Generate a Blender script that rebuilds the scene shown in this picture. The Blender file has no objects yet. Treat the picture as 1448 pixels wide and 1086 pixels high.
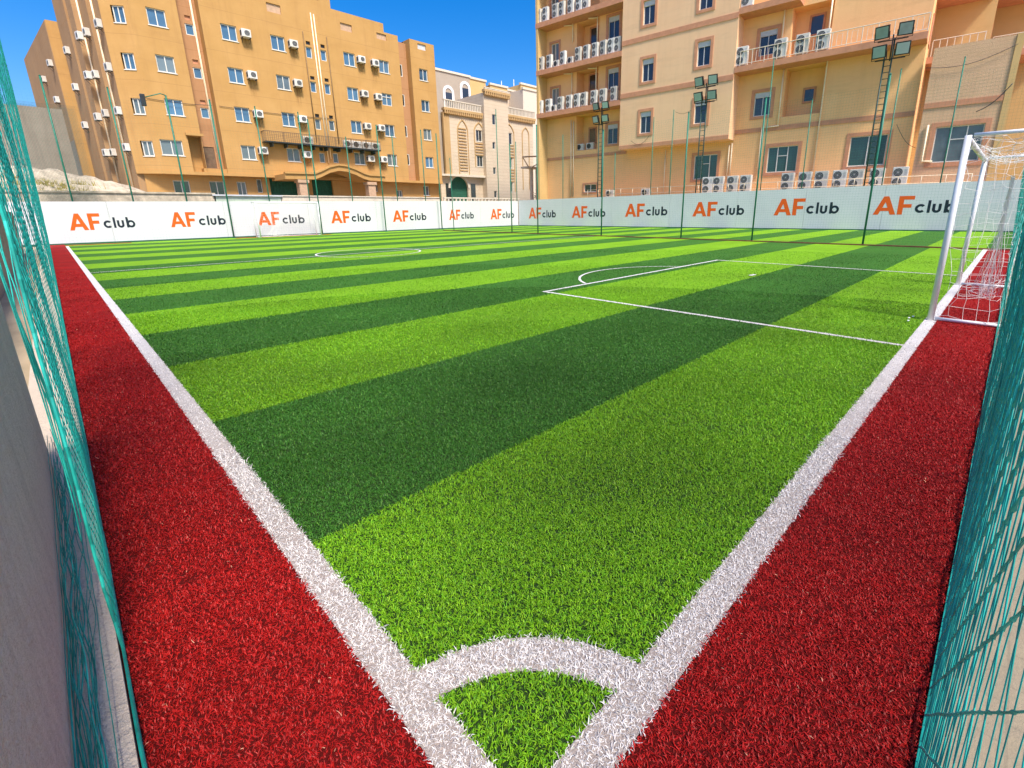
import bpy, bmesh, math, random
import numpy as np
from mathutils import Matrix, Vector
random.seed(7); RNG = np.random.default_rng(11)
S = bpy.context.scene
COL = S.collection
R = math.radians

# ------------------------------------------------------------------ camera survey
# camera recovered from the field markings; (px, py) are photo pixels, used only to
# survey real positions on known planes (ground, walls)
PF, PCX, PCY, CAMZ = 665.39, 766.87, 479.2, 1.5
YAW, PIT, ROL = R(45.497), R(15.241), R(0.6997)
_fw = np.array([math.sin(YAW)*math.cos(PIT), math.cos(YAW)*math.cos(PIT), -math.sin(PIT)])
_rt = np.array([math.cos(YAW), -math.sin(YAW), 0.0])
_dn = np.cross(_fw, _rt)
_r2 = math.cos(ROL)*_rt + math.sin(ROL)*_dn
_d2 = -math.sin(ROL)*_rt + math.cos(ROL)*_dn
EYE = np.array([0, 0, CAMZ])
def ray(px, py): return _fw + _r2*(px-PCX)/PF + _d2*(py-PCY)/PF
def gnd(px, py, z=0.0):
    r = ray(px, py); return EYE + r*((z-CAMZ)/r[2])
class Frame:
    """local frame: x to the viewer's right along a facade, y into the building, z up"""
    def __init__(s, ox, oy, rz):
        s.o = np.array([ox, oy, 0.0]); s.rz = rz
        s.x = np.array([math.cos(rz), math.sin(rz), 0]); s.y = np.array([-math.sin(rz), math.cos(rz), 0])
    def at(s, px, py, d=0.0):
        r = ray(px, py); t = (s.y @ (s.o - EYE) + d)/(s.y @ r); p = EYE + r*t - s.o
        return float(p @ s.x), float(p[2])
    def atx(s, px, py, xl):
        r = ray(px, py); t = (s.x @ (s.o - EYE) + xl)/(s.x @ r); p = EYE + r*t - s.o
        return float(p @ s.y), float(p[2])
    def w(s, x, y, z=0.0): return tuple(s.o + s.x*x + s.y*y + np.array([0, 0, z]))

# ------------------------------------------------------------------ mesh helpers
class MB:
    def __init__(s): s.v = []; s.f = []; s.mi = []
    def face(s, pts, m=0):
        n = len(s.v); s.v += [tuple(p) for p in pts]; s.f.append(tuple(range(n, n+len(pts)))); s.mi.append(m)
    def box(s, x0, x1, y0, y1, z0, z1, m=0):
        n = len(s.v)
        s.v += [(x0,y0,z0),(x1,y0,z0),(x1,y1,z0),(x0,y1,z0),(x0,y0,z1),(x1,y0,z1),(x1,y1,z1),(x0,y1,z1)]
        for q in ((0,3,2,1),(4,5,6,7),(0,1,5,4),(1,2,6,5),(2,3,7,6),(3,0,4,7)):
            s.f.append(tuple(n+i for i in q)); s.mi.append(m)
        return s
    def cbox(s, x0, x1, y0, y1, z0, z1, c=0.02, m=0):
        """box with chamfered edges"""
        bm = bmesh.new()
        bmesh.ops.create_cube(bm, size=1)
        for v in bm.verts:
            v.co = ((x0+x1)/2+v.co.x*(x1-x0), (y0+y1)/2+v.co.y*(y1-y0), (z0+z1)/2+v.co.z*(z1-z0))
        bmesh.ops.bevel(bm, geom=list(bm.edges), offset=c, segments=2, affect='EDGES', profile=0.5)
        n = len(s.v); bm.verts.index_update()
        s.v += [tuple(v.co) for v in bm.verts]
        for f in bm.faces: s.f.append(tuple(n+v.index for v in f.verts)); s.mi.append(m)
        bm.free(); return s
    def tube(s, pts, r, n=8, cap=True, m=0):
        pts = [Vector(p) for p in pts]; rs = r if isinstance(r, (list, tuple)) else [r]*len(pts)
        base = len(s.v); up = None
        for i, p in enumerate(pts):
            if i == 0: t = pts[1]-p
            elif i == len(pts)-1: t = p-pts[i-1]
            else: t = (pts[i+1]-p).normalized()+(p-pts[i-1]).normalized()
            t.normalize()
            a = Vector((0,0,1)) if abs(t.z) < .9 else Vector((1,0,0))
            if up is not None and abs(up.dot(t)) < .95: a = up
            u = t.cross(a).normalized(); w = u.cross(t).normalized(); up = w
            for k in range(n):
                an = 2*math.pi*k/n
                s.v.append(tuple(p+(u*math.cos(an)+w*math.sin(an))*rs[i]))
        for i in range(len(pts)-1):
            for k in range(n):
                a = base+i*n+k; b = base+i*n+(k+1) % n
                s.f.append((a, b, b+n, a+n)); s.mi.append(m)
        if cap:
            s.f.append(tuple(base+k for k in range(n))[::-1]); s.mi.append(m)
            e = base+(len(pts)-1)*n
            s.f.append(tuple(e+k for k in range(n))); s.mi.append(m)
        return s
    def prism(s, poly, y0, y1, m=0):
        """polygon given in (x, z), extruded along y"""
        k = len(poly); n = len(s.v)
        s.v += [(x, y0, z) for x, z in poly]+[(x, y1, z) for x, z in poly]
        s.f.append(tuple(range(n, n+k))); s.mi.append(m)
        s.f.append(tuple(range(n+k, n+2*k))[::-1]); s.mi.append(m)
        for i in range(k):
            j = (i+1) % k
            s.f.append((n+i, n+k+i, n+k+j, n+j)); s.mi.append(m)
        return s
    def disc(s, x, y, z, r, n=16, m=0, t=0.02):
        return s.prism([(x+r*math.cos(2*math.pi*k/n), z+r*math.sin(2*math.pi*k/n)) for k in range(n)], y, y+t, m)
    def ring(s, x0, x1, z0, z1, wd, y0, y1, m=0):
        """rectangular frame in the xz plane, butt joined"""
        s.box(x0, x1, y0, y1, z1-wd, z1, m); s.box(x0, x1, y0, y1, z0, z0+wd, m)
        s.box(x0, x0+wd, y0, y1, z0+wd, z1-wd, m); s.box(x1-wd, x1, y0, y1, z0+wd, z1-wd, m); return s
    def wall(s, x0, x1, z0, z1, y, holes=(), dep=.2, m=0):
        """facade facing -y with rectangular holes and their reveals"""
        hs = [(max(a,x0), min(b,x1), max(c,z0), min(d,z1)) for a,b,c,d in holes]
        hs = [h for h in hs if h[1]-h[0] > .02 and h[3]-h[2] > .02]
        xs = sorted({x0, x1, *[h[0] for h in hs], *[h[1] for h in hs]}); zs = sorted({z0, z1, *[h[2] for h in hs], *[h[3] for h in hs]})
        for j in range(len(zs)-1):
            zc = (zs[j]+zs[j+1])/2; i = 0
            row = [any(h[0] < (xs[k]+xs[k+1])/2 < h[1] and h[2] < zc < h[3] for h in hs) for k in range(len(xs)-1)]
            while i < len(row):
                if row[i]: i += 1; continue
                k = i
                while k+1 < len(row) and not row[k+1]: k += 1
                s.face([(xs[i],y,zs[j]),(xs[k+1],y,zs[j]),(xs[k+1],y,zs[j+1]),(xs[i],y,zs[j+1])], m); i = k+1
        for a,b,c,d in hs:
            e = y+dep
            s.face([(a,y,c),(a,e,c),(b,e,c),(b,y,c)], m); s.face([(a,y,d),(b,y,d),(b,e,d),(a,e,d)], m)
            s.face([(a,y,c),(a,y,d),(a,e,d),(a,e,c)], m); s.face([(b,y,c),(b,e,c),(b,e,d),(b,y,d)], m)
        return s
    def build(s, name, mat, parent=None, smooth=False, loc=None, rz=None):
        me = bpy.data.meshes.new(name); me.from_pydata(s.v, [], s.f)
        for m in (mat if isinstance(mat, (list, tuple)) else [mat]): me.materials.append(m)
        if any(s.mi): me.polygons.foreach_set('material_index', s.mi)
        if smooth: me.polygons.foreach_set('use_smooth', [True]*len(s.f))
        me.update()
        o = bpy.data.objects.new(name, me); COL.objects.link(o)
        if parent: o.parent = parent
        if loc is not None: o.location = loc
        if rz is not None: o.rotation_euler = (0, 0, rz)
        return o
def np_mesh(name, V, F, mat, parent=None, smooth=False):
    me = bpy.data.meshes.new(name); k = F.shape[1]
    me.vertices.add(len(V)); me.vertices.foreach_set('co', np.ascontiguousarray(V, dtype=np.float32).ravel())
    me.loops.add(F.size); me.loops.foreach_set('vertex_index', np.ascontiguousarray(F, dtype=np.int32).ravel())
    me.polygons.add(len(F)); me.polygons.foreach_set('loop_start', np.arange(0, F.size, k, dtype=np.int32))
    try: me.polygons.foreach_set('loop_total', np.full(len(F), k, dtype=np.int32))
    except Exception: pass
    me.update(calc_edges=True); me.materials.append(mat)
    me.polygons.foreach_set('use_smooth', np.full(len(F), smooth, dtype=bool))
    o = bpy.data.objects.new(name, me); COL.objects.link(o)
    if parent: o.parent = parent
    return o
def strings(lines, rad, sides=3):
    """many thin cords (arrays of points) as one vertex / quad list"""
    Vs, Fs, n0 = [], [], 0
    for L in lines:
        L = np.asarray(L, float); n = len(L)
        if n < 2: continue
        T = np.gradient(L, axis=0); T /= np.linalg.norm(T, axis=1)[:, None]+1e-9
        A = np.where(np.abs(T[:, 2:3]) < .8, np.array([[0, 0, 1.]]), np.array([[1., .3, 0]]))
        U = np.cross(T, A); U /= np.linalg.norm(U, axis=1)[:, None]+1e-9; W = np.cross(U, T)
        rr = rad(L) if callable(rad) else np.full(n, rad)
        ring = [L+(U*math.cos(2*math.pi*k/sides)+W*math.sin(2*math.pi*k/sides))*rr[:, None] for k in range(sides)]
        Vs.append(np.stack(ring, 1).reshape(-1, 3))
        i = np.arange(n-1)[:, None]*sides; k = np.arange(sides)[None, :]; k2 = (k+1) % sides
        Fs.append(n0+np.stack([i+k, i+k2, i+sides+k2, i+sides+k], -1).reshape(-1, 4)); n0 += n*sides
    return np.concatenate(Vs), np.concatenate(Fs)
def tag(o, label=None, cat=None, group=None, kind=None):
    if label: o['label'] = label
    if cat: o['category'] = cat
    if group: o['group'] = group
    if kind: o['kind'] = kind
    return o
def thing(name, label, cat, loc=(0,0,0), rz=0.0, group=None):
    o = bpy.data.objects.new(name, None); COL.objects.link(o)
    o.location = loc; o.rotation_euler = (0, 0, rz); o.empty_display_size = .2
    return tag(o, label, cat, group)
def dup(root, loc, rz, label, group=None, scale=None):
    r = root.copy(); COL.objects.link(r); r.location = loc; r.rotation_euler = (0, 0, rz); r['label'] = label
    if group: r['group'] = group
    if scale: r.scale = scale
    for ch in root.children:
        c = ch.copy(); COL.objects.link(c); c.parent = r
        for g in ch.children:
            d = g.copy(); COL.objects.link(d); d.parent = c
    return r
ORD = ['first','second','third','fourth','fifth','sixth','seventh','eighth','ninth','tenth','eleventh','twelfth','thirteenth','fourteenth']

# ------------------------------------------------------------------ materials
def new_mat(name):
    m = bpy.data.materials.new(name); m.use_nodes = True
    nt = m.node_tree; return m, nt, nt.nodes['Principled BSDF']
def N(nt, typ, **kw):
    n = nt.nodes.new(typ)
    for k, v in kw.items():
        if k in n.inputs: n.inputs[k].default_value = v
        else: setattr(n, k, v)
    return n
def mixc(nt, fac, a, b):
    n = nt.nodes.new('ShaderNodeMix'); n.data_type = 'RGBA'
    for s, v in ((n.inputs[0], fac), (n.inputs[6], a), (n.inputs[7], b)):
        if hasattr(v, 'is_output') or isinstance(v, bpy.types.NodeSocket): nt.links.new(v, s)
        elif isinstance(v, (tuple, list)): s.default_value = (*v[:3], 1)
        else: s.default_value = v
    return n.outputs[2]
def ramp(nt, src, lo, hi):
    n = nt.nodes.new('ShaderNodeMapRange'); n.inputs[1].default_value = lo; n.inputs[2].default_value = hi
    nt.links.new(src, n.inputs[0]); return n.outputs[0]
def math_(nt, op, a, b=None):
    n = nt.nodes.new('ShaderNodeMath'); n.operation = op
    for i, v in enumerate((a, b)):
        if v is None: continue
        if isinstance(v, (int, float)): n.inputs[i].default_value = v
        else: nt.links.new(v, n.inputs[i])
    return n.outputs[0]
def plain(name, c, rough=.5, metal=0.0, var=.12, scale=6.0, bump=0.0, bscale=60.0, spec=.4):
    m, nt, b = new_mat(name); co = N(nt, 'ShaderNodeTexCoord')
    t = N(nt, 'ShaderNodeTexNoise', Scale=scale, Detail=6.0, Roughness=.6); nt.links.new(co.outputs['Object'], t.inputs['Vector'])
    f = ramp(nt, t.outputs[0], .3, .7)
    nt.links.new(mixc(nt, f, tuple(x*(1-var) for x in c), tuple(min(1, x*(1+var)) for x in c)), b.inputs['Base Color'])
    b.inputs['Roughness'].default_value = rough; b.inputs['Metallic'].default_value = metal
    b.inputs['Specular IOR Level'].default_value = spec
    if bump:
        t2 = N(nt, 'ShaderNodeTexNoise', Scale=bscale, Detail=4.0); nt.links.new(co.outputs['Object'], t2.inputs['Vector'])
        bp = N(nt, 'ShaderNodeBump', Strength=bump, Distance=.02); nt.links.new(t2.outputs[0], bp.inputs['Height'])
        nt.links.new(bp.outputs[0], b.inputs['Normal'])
    return m
def stucco(name, c, c2, stain, floor_h=0.0, floor_0=0.0, bump=.35, bscale=30.0, streak=.55, courses=0.0):
    """rendered wall: blotches, rain streaks, joint lines at the storeys"""
    m, nt, b = new_mat(name); co = N(nt, 'ShaderNodeTexCoord'); ob = co.outputs['Object']
    t = N(nt, 'ShaderNodeTexNoise', Scale=.55, Detail=8.0, Roughness=.65); nt.links.new(ob, t.inputs['Vector'])
    col = mixc(nt, ramp(nt, t.outputs[0], .3, .7), c, c2)
    mp = N(nt, 'ShaderNodeMapping'); mp.inputs['Scale'].default_value = (1.6, 1.6, .12); nt.links.new(ob, mp.inputs['Vector'])
    t3 = N(nt, 'ShaderNodeTexNoise', Scale=1.3, Detail=5.0, Roughness=.7); nt.links.new(mp.outputs[0], t3.inputs['Vector'])
    f = math_(nt, 'MULTIPLY', ramp(nt, t3.outputs[0], .5, .85), streak)
    col = mixc(nt, f, col, stain)
    mp2 = N(nt, 'ShaderNodeMapping'); mp2.inputs['Scale'].default_value = (.25, .25, 1.4); nt.links.new(ob, mp2.inputs['Vector'])
    t4 = N(nt, 'ShaderNodeTexNoise', Scale=1.1, Detail=5.0, Roughness=.7); nt.links.new(mp2.outputs[0], t4.inputs['Vector'])
    col = mixc(nt, math_(nt, 'MULTIPLY', ramp(nt, t4.outputs[0], .52, .75), .3), col, stain)
    hgt = None
    if floor_h or courses:
        sx = N(nt, 'ShaderNodeSeparateXYZ'); nt.links.new(ob, sx.inputs[0])
        if floor_h:
            fr = math_(nt, 'FRACT', math_(nt, 'DIVIDE', math_(nt, 'SUBTRACT', sx.outputs[2], floor_0), floor_h))
            ln = math_(nt, 'LESS_THAN', fr, .035/floor_h)
            col = mixc(nt, math_(nt, 'MULTIPLY', ln, .55), col, stain)
        if courses:
            fr = math_(nt, 'FRACT', math_(nt, 'DIVIDE', sx.outputs[2], courses))
            ln = math_(nt, 'LESS_THAN', fr, .09); hgt = ln
            col = mixc(nt, math_(nt, 'MULTIPLY', ln, .5), col, stain)
    nt.links.new(col, b.inputs['Base Color']); b.inputs['Roughness'].default_value = .9; b.inputs['Specular IOR Level'].default_value = .15
    t2 = N(nt, 'ShaderNodeTexNoise', Scale=bscale, Detail=5.0, Roughness=.7); nt.links.new(ob, t2.inputs['Vector'])
    bp = N(nt, 'ShaderNodeBump', Strength=bump, Distance=.03); nt.links.new(t2.outputs[0], bp.inputs['Height'])
    nt.links.new(bp.outputs[0], b.inputs['Normal'])
    return m
def glass(name, c, rough=.08):
    m, nt, b = new_mat(name); co = N(nt, 'ShaderNodeTexCoord'); oi = N(nt, 'ShaderNodeObjectInfo')
    t = N(nt, 'ShaderNodeTexNoise', Scale=1.5, Detail=2.0); nt.links.new(co.outputs['Object'], t.inputs['Vector'])
    col = mixc(nt, ramp(nt, t.outputs[0], .35, .65), tuple(x*.6 for x in c), c)
    nt.links.new(mixc(nt, oi.outputs['Random'], col, tuple(min(1, x*1.6) for x in c)), b.inputs['Base Color'])
    b.inputs['Roughness'].default_value = rough; b.inputs['Specular IOR Level'].default_value = .9
    bp = N(nt, 'ShaderNodeBump', Strength=.08, Distance=.05); nt.links.new(t.outputs[0], bp.inputs['Height']); nt.links.new(bp.outputs[0], b.inputs['Normal'])
    return m

LIGHT, DARK = (.235, .50, .011), (.056, .20, .019)
REDC, WHITEC = (.50, .014, .011), (.82, .78, .75)
Y0S, PER = 2.10, 1.918
def gap_shade(nt, ob, col, gap_col):
    # sheet painted darker near the corner as shade between blades; further out pile colour
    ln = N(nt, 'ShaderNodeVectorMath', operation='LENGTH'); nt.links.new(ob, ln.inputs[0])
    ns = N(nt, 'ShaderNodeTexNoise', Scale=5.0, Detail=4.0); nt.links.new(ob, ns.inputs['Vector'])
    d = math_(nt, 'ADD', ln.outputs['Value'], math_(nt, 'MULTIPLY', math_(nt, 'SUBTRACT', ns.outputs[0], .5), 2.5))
    return mixc(nt, ramp(nt, d, 2.5, 8.5), gap_col, col)
def turf_mat():
    m, nt, b = new_mat('pitch_turf'); co = N(nt, 'ShaderNodeTexCoord'); ob = co.outputs['Object']
    sx = N(nt, 'ShaderNodeSeparateXYZ'); nt.links.new(ob, sx.inputs[0])
    tn = N(nt, 'ShaderNodeTexNoise', Scale=30.0, Detail=3.0); nt.links.new(ob, tn.inputs['Vector'])
    yj = math_(nt, 'ADD', sx.outputs[1], math_(nt, 'MULTIPLY', math_(nt, 'SUBTRACT', tn.outputs[0], .5), .05))
    a = math_(nt, 'LESS_THAN', math_(nt, 'FRACT', math_(nt, 'DIVIDE', math_(nt, 'SUBTRACT', yj, Y0S), 2*PER)), .5)
    c = math_(nt, 'LESS_THAN', math_(nt, 'FRACT', math_(nt, 'DIVIDE', math_(nt, 'SUBTRACT', yj, 9.0), 3.36)), .5)
    side = math_(nt, 'GREATER_THAN', sx.outputs[0], 22.7)
    dk = math_(nt, 'ADD', math_(nt, 'MULTIPLY', a, math_(nt, 'SUBTRACT', 1.0, side)), math_(nt, 'MULTIPLY', c, side))
    col = mixc(nt, dk, LIGHT, DARK)
    t = N(nt, 'ShaderNodeTexNoise', Scale=130.0, Detail=4.0, Roughness=.75); nt.links.new(ob, t.inputs['Vector'])
    t1 = N(nt, 'ShaderNodeTexNoise', Scale=.7, Detail=5.0, Roughness=.6); nt.links.new(ob, t1.inputs['Vector'])
    v = math_(nt, 'ADD', ramp(nt, t.outputs[0], .25, .75), math_(nt, 'MULTIPLY', ramp(nt, t1.outputs[0], .3, .7), .45))
    hs = N(nt, 'ShaderNodeHueSaturation'); nt.links.new(col, hs.inputs['Color'])
    nt.links.new(math_(nt, 'ADD', math_(nt, 'MULTIPLY', v, .50), .44), hs.inputs['Value'])
    nt.links.new(gap_shade(nt, ob, hs.outputs[0], (.026, .058, .012)), b.inputs['Base Color']); b.inputs['Roughness'].default_value = .75; b.inputs['Specular IOR Level'].default_value = .2
    bp = N(nt, 'ShaderNodeBump', Strength=.7, Distance=.03); nt.links.new(t.outputs[0], bp.inputs['Height']); nt.links.new(bp.outputs[0], b.inputs['Normal'])
    return m
def blade_mat(name):
    m, nt, b = new_mat(name); at = N(nt, 'ShaderNodeAttribute', attribute_name='tint')
    nt.links.new(at.outputs['Color'], b.inputs['Base Color'])
    b.inputs['Roughness'].default_value = .5; b.inputs['Specular IOR Level'].default_value = .3
    tr = N(nt, 'ShaderNodeBsdfTranslucent'); nt.links.new(at.outputs['Color'], tr.inputs[0])
    mx = N(nt, 'ShaderNodeMixShader'); mx.inputs[0].default_value = .22
    nt.links.new(b.outputs[0], mx.inputs[1]); nt.links.new(tr.outputs[0], mx.inputs[2])
    nt.links.new(mx.outputs[0], nt.nodes['Material Output'].inputs[0])
    return m
def fuzzy(name, c, var=.85):
    m, nt, b = new_mat(name); co = N(nt, 'ShaderNodeTexCoord'); ob = co.outputs['Object']
    t = N(nt, 'ShaderNodeTexNoise', Scale=110.0, Detail=4.0, Roughness=.7); nt.links.new(ob, t.inputs['Vector'])
    t1 = N(nt, 'ShaderNodeTexNoise', Scale=1.2, Detail=4.0); nt.links.new(ob, t1.inputs['Vector'])
    f = math_(nt, 'ADD', math_(nt, 'MULTIPLY', ramp(nt, t.outputs[0], .25, .75), .7), math_(nt, 'MULTIPLY', ramp(nt, t1.outputs[0], .3, .7), .3))
    nt.links.new(gap_shade(nt, ob, mixc(nt, f, tuple(x*(1-var) for x in c), c), (.36, .30, .265) if min(c) > .3 else (.085, .003, .002)), b.inputs['Base Color']); b.inputs['Roughness'].default_value = .85; b.inputs['Specular IOR Level'].default_value = .15
    bp = N(nt, 'ShaderNodeBump', Strength=.6, Distance=.02); nt.links.new(t.outputs[0], bp.inputs['Height']); nt.links.new(bp.outputs[0], b.inputs['Normal'])
    return m

M = {}
M['turf'] = turf_mat(); M['blade'] = blade_mat('turf_blades')
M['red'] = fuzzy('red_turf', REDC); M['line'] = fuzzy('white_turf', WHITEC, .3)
M['curb'] = plain('brown_curb', (.20, .075, .04), .8, var=.3)
M['gcurb'] = plain('dark_green_footing', (.02, .10, .06), .7, var=.3)
M['sand'] = plain('sandy_ground', (.42, .33, .22), .95, var=.25, scale=.6, bump=.5, bscale=8)
M['board'] = plain('hoarding_vinyl', (.67, .655, .665), .4, var=.05, scale=.5, spec=.4, bump=.25, bscale=1.3)
M['orange'] = plain('orange_print', (.86, .11, .004), .4, var=.03)
M['navy'] = plain('dark_print', (.012, .014, .028), .4, var=.1)
M['pole'] = plain('green_pole_paint', (.015, .16, .10), .45, var=.25, scale=4)
M['dkpole'] = plain('dark_green_mast', (.008, .045, .035), .45, var=.3)
M['shade'] = plain('grey_green_shade_net', (.10, .13, .10), .8)
M['netfar'] = plain('green_net_far', (.02, .22, .15), .7)
M['teal'] = plain('teal_net_cord', (.006, .27, .22), .6, var=.45, scale=9)
M['teal2'] = plain('dark_teal_cord', (.015, .40, .32), .6, var=.4, scale=9)
M['white'] = plain('white_tube_paint', (.86, .84, .83), .35, var=.07, scale=5)
M['cord'] = plain('white_cord', (.80, .76, .72), .8)
LST = dict(stain=(.36, .19, .075), floor_h=2.85, floor_0=5.05)
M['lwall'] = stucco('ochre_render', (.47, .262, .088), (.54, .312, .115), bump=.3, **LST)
M['lside'] = stucco('ochre_render_shaded', (.36, .22, .115), (.44, .27, .135), bump=.3, **LST)  # darker copy of the ochre render, shade of the side put into its colour
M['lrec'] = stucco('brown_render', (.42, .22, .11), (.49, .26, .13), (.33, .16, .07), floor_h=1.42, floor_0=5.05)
M['rwall'] = stucco('tan_render', (.82, .51, .29), (.86, .56, .33), (.56, .36, .22), bump=.5, bscale=14, streak=.35)
M['rrec'] = stucco('amber_render', (.88, .50, .225), (.90, .54, .25), (.58, .32, .14), bump=.4, bscale=14, streak=.25)
M['rbase'] = stucco('tan_ground_render', (.74, .48, .24), (.66, .46, .25), (.42, .28, .15), bump=.5, bscale=14, streak=.3)
M['annex'] = stucco('rough_tan_blockwork', (.64, .41, .24), (.70, .46, .28), (.46, .29, .17), bump=.9, bscale=22, courses=.2)
M['yellow'] = stucco('yellow_render', (.60, .40, .17), (.66, .45, .20), (.55, .32, .10), streak=.15)
M['terra'] = plain('terracotta_trim', (.56, .26, .145), .85, var=.12, scale=3, bump=.2, bscale=25)
M['cream'] = stucco('cream_stone', (.60, .49, .36), (.67, .56, .42), (.44, .32, .20), courses=.42, streak=.2)
M['cstone'] = stucco('ochre_stone_trim', (.48, .31, .14), (.55, .37, .18), (.40, .20, .07))
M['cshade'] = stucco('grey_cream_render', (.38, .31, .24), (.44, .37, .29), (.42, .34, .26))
M['pale'] = plain('pale_balustrade', (.66, .58, .46), .8, var=.1)
M['pink'] = plain('beige_stone_pier', (.52, .34, .22), .8, var=.15)
M['glassb'] = glass('blue_window_glass', (.05, .12, .20))
M['glassg'] = glass('grey_window_glass', (.10, .13, .14), .15)
M['glassd'] = glass('dark_window_glass', (.022, .024, .03), .12)
M['glasst'] = glass('green_tinted_glass', (.015, .055, .05), .12)
M['frame'] = plain('aluminium_frame', (.72, .70, .64), .4, var=.05)
M['shut'] = plain('grey_shutter', (.55, .56, .58), .5, var=.08)
M['dkmetal'] = plain('dark_metal', (.025, .028, .03), .45, var=.3)
M['brownmetal'] = plain('brown_metal_mesh', (.16, .10, .06), .6, var=.25)
M['ac'] = plain('ac_white_casing', (.72, .70, .66), .45, var=.1, scale=3)
_n = M['ac'].node_tree; _b = _n.nodes['Principled BSDF']; _l = _b.inputs['Base Color'].links[0].from_socket; _o = N(_n, 'ShaderNodeObjectInfo')
_n.links.new(mixc(_n, math_(_n, 'MULTIPLY', _o.outputs['Random'], .55), _l, (.50, .44, .34)), _b.inputs['Base Color'])
M['acdk'] = plain('ac_dark_fan', (.03, .032, .035), .5, var=.3)
M['acside'] = plain('ac_grey_louvre', (.42, .42, .41), .5)
M['pipe'] = plain('cream_pipe', (.85, .70, .48), .55, var=.12, scale=2)
M['dkpipe'] = plain('brown_pipe', (.22, .13, .05), .6, var=.2, scale=2)
M['lens'] = glass('floodlight_glass', (.26, .33, .33), .12)
M['black'] = plain('black_housing', (.018, .018, .02), .4)
M['conc'] = stucco('bare_concrete', (.86, .71, .57), (.90, .77, .64), (.62, .49, .39), bump=1.0, bscale=28, streak=.8)
_n = M['conc'].node_tree; _b = _n.nodes['Principled BSDF']; _l = _b.inputs['Base Color'].links[0].from_socket; _c = N(_n, 'ShaderNodeTexCoord')
_mp = N(_n, 'ShaderNodeMapping'); _mp.inputs['Rotation'].default_value = (R(35), 0, 0); _mp.inputs['Scale'].default_value = (3, 14, 2.2); _n.links.new(_c.outputs['Object'], _mp.inputs['Vector'])
_t = N(_n, 'ShaderNodeTexNoise', Scale=2.2, Detail=8.0, Roughness=.75); _n.links.new(_mp.outputs[0], _t.inputs['Vector']); _t2 = N(_n, 'ShaderNodeTexNoise', Scale=120.0, Detail=3.0); _n.links.new(_c.outputs['Object'], _t2.inputs['Vector'])
_f = math_(_n, 'ADD', math_(_n, 'MULTIPLY', ramp(_n, _t.outputs[0], .42, .72), .55), math_(_n, 'MULTIPLY', ramp(_n, _t2.outputs[0], .5, .75), .4))
_n.links.new(mixc(_n, math_(_n, 'MULTIPLY', _f, .7), _l, (.46, .36, .29)), _b.inputs['Base Color'])
M['kerb'] = stucco('cracked_kerb_concrete', (.70, .58, .46), (.76, .64, .52), (.44, .35, .28), bump=.8, bscale=40)
M['grey'] = stucco('grey_dirty_wall', (.30, .25, .20), (.36, .31, .25), (.20, .16, .13), bump=.6, streak=.7)
M['rub'] = plain('pale_rubble', (.50, .42, .31), .95, var=.35, scale=2.5, bump=1.0, bscale=9)
M['dry'] = plain('dry_grass', (.40, .33, .06), .9, var=.35, scale=3)
M['leaf'] = plain('dark_foliage', (.035, .075, .03), .7, var=.4, scale=3)
M['bark'] = plain('grey_bark', (.20, .15, .10), .9, var=.3)
def stain():
    m, nt, b = new_mat('water_stain'); co = N(nt, 'ShaderNodeTexCoord'); sx = N(nt, 'ShaderNodeSeparateXYZ'); nt.links.new(co.outputs['Generated'], sx.inputs[0])
    mp = N(nt, 'ShaderNodeMapping'); mp.inputs['Scale'].default_value = (7, 1, .6); nt.links.new(co.outputs['Object'], mp.inputs['Vector'])
    t = N(nt, 'ShaderNodeTexNoise', Scale=1.2, Detail=4.0); nt.links.new(mp.outputs[0], t.inputs['Vector'])
    e = math_(nt, 'SUBTRACT', 1.0, math_(nt, 'POWER', math_(nt, 'MULTIPLY', math_(nt, 'ABSOLUTE', math_(nt, 'SUBTRACT', sx.outputs[0], .5)), 2.0), 2.0))
    f = math_(nt, 'MULTIPLY', math_(nt, 'MULTIPLY', ramp(nt, t.outputs[0], .35, .7), sx.outputs[2]), e)
    b.inputs['Base Color'].default_value = (.26, .11, .035, 1); b.inputs['Roughness'].default_value = .95; nt.links.new(math_(nt, 'MULTIPLY', f, .75), b.inputs['Alpha'])
    return m
M['stain'] = stain()
M['mint'] = plain('pale_mint_sheet', (.50, .58, .45), .6, var=.15, scale=2)
def paving():
    m, nt, b = new_mat('tan_paving'); co = N(nt, 'ShaderNodeTexCoord')
    br = N(nt, 'ShaderNodeTexBrick', Scale=3.0); nt.links.new(co.outputs['Object'], br.inputs['Vector'])
    br.inputs['Color1'].default_value = (.29, .235, .155, 1); br.inputs['Color2'].default_value = (.275, .22, .145, 1); br.inputs['Mortar'].default_value = (.24, .195, .13, 1)
    br.inputs['Mortar Size'].default_value = .012
    t = N(nt, 'ShaderNodeTexNoise', Scale=9.0, Detail=7.0, Roughness=.7); nt.links.new(co.outputs['Object'], t.inputs['Vector'])
    nt.links.new(mixc(nt, math_(nt, 'MULTIPLY', ramp(nt, t.outputs[0], .4, .75), .6), br.outputs[0], (.24, .19, .14)), b.inputs['Base Color'])
    b.inputs['Roughness'].default_value = .9
    bp = N(nt, 'ShaderNodeBump', Strength=.6, Distance=.02); nt.links.new(t.outputs[0], bp.inputs['Height']); nt.links.new(bp.outputs[0], b.inputs['Normal'])
    return m
M['pave'] = paving()

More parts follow.
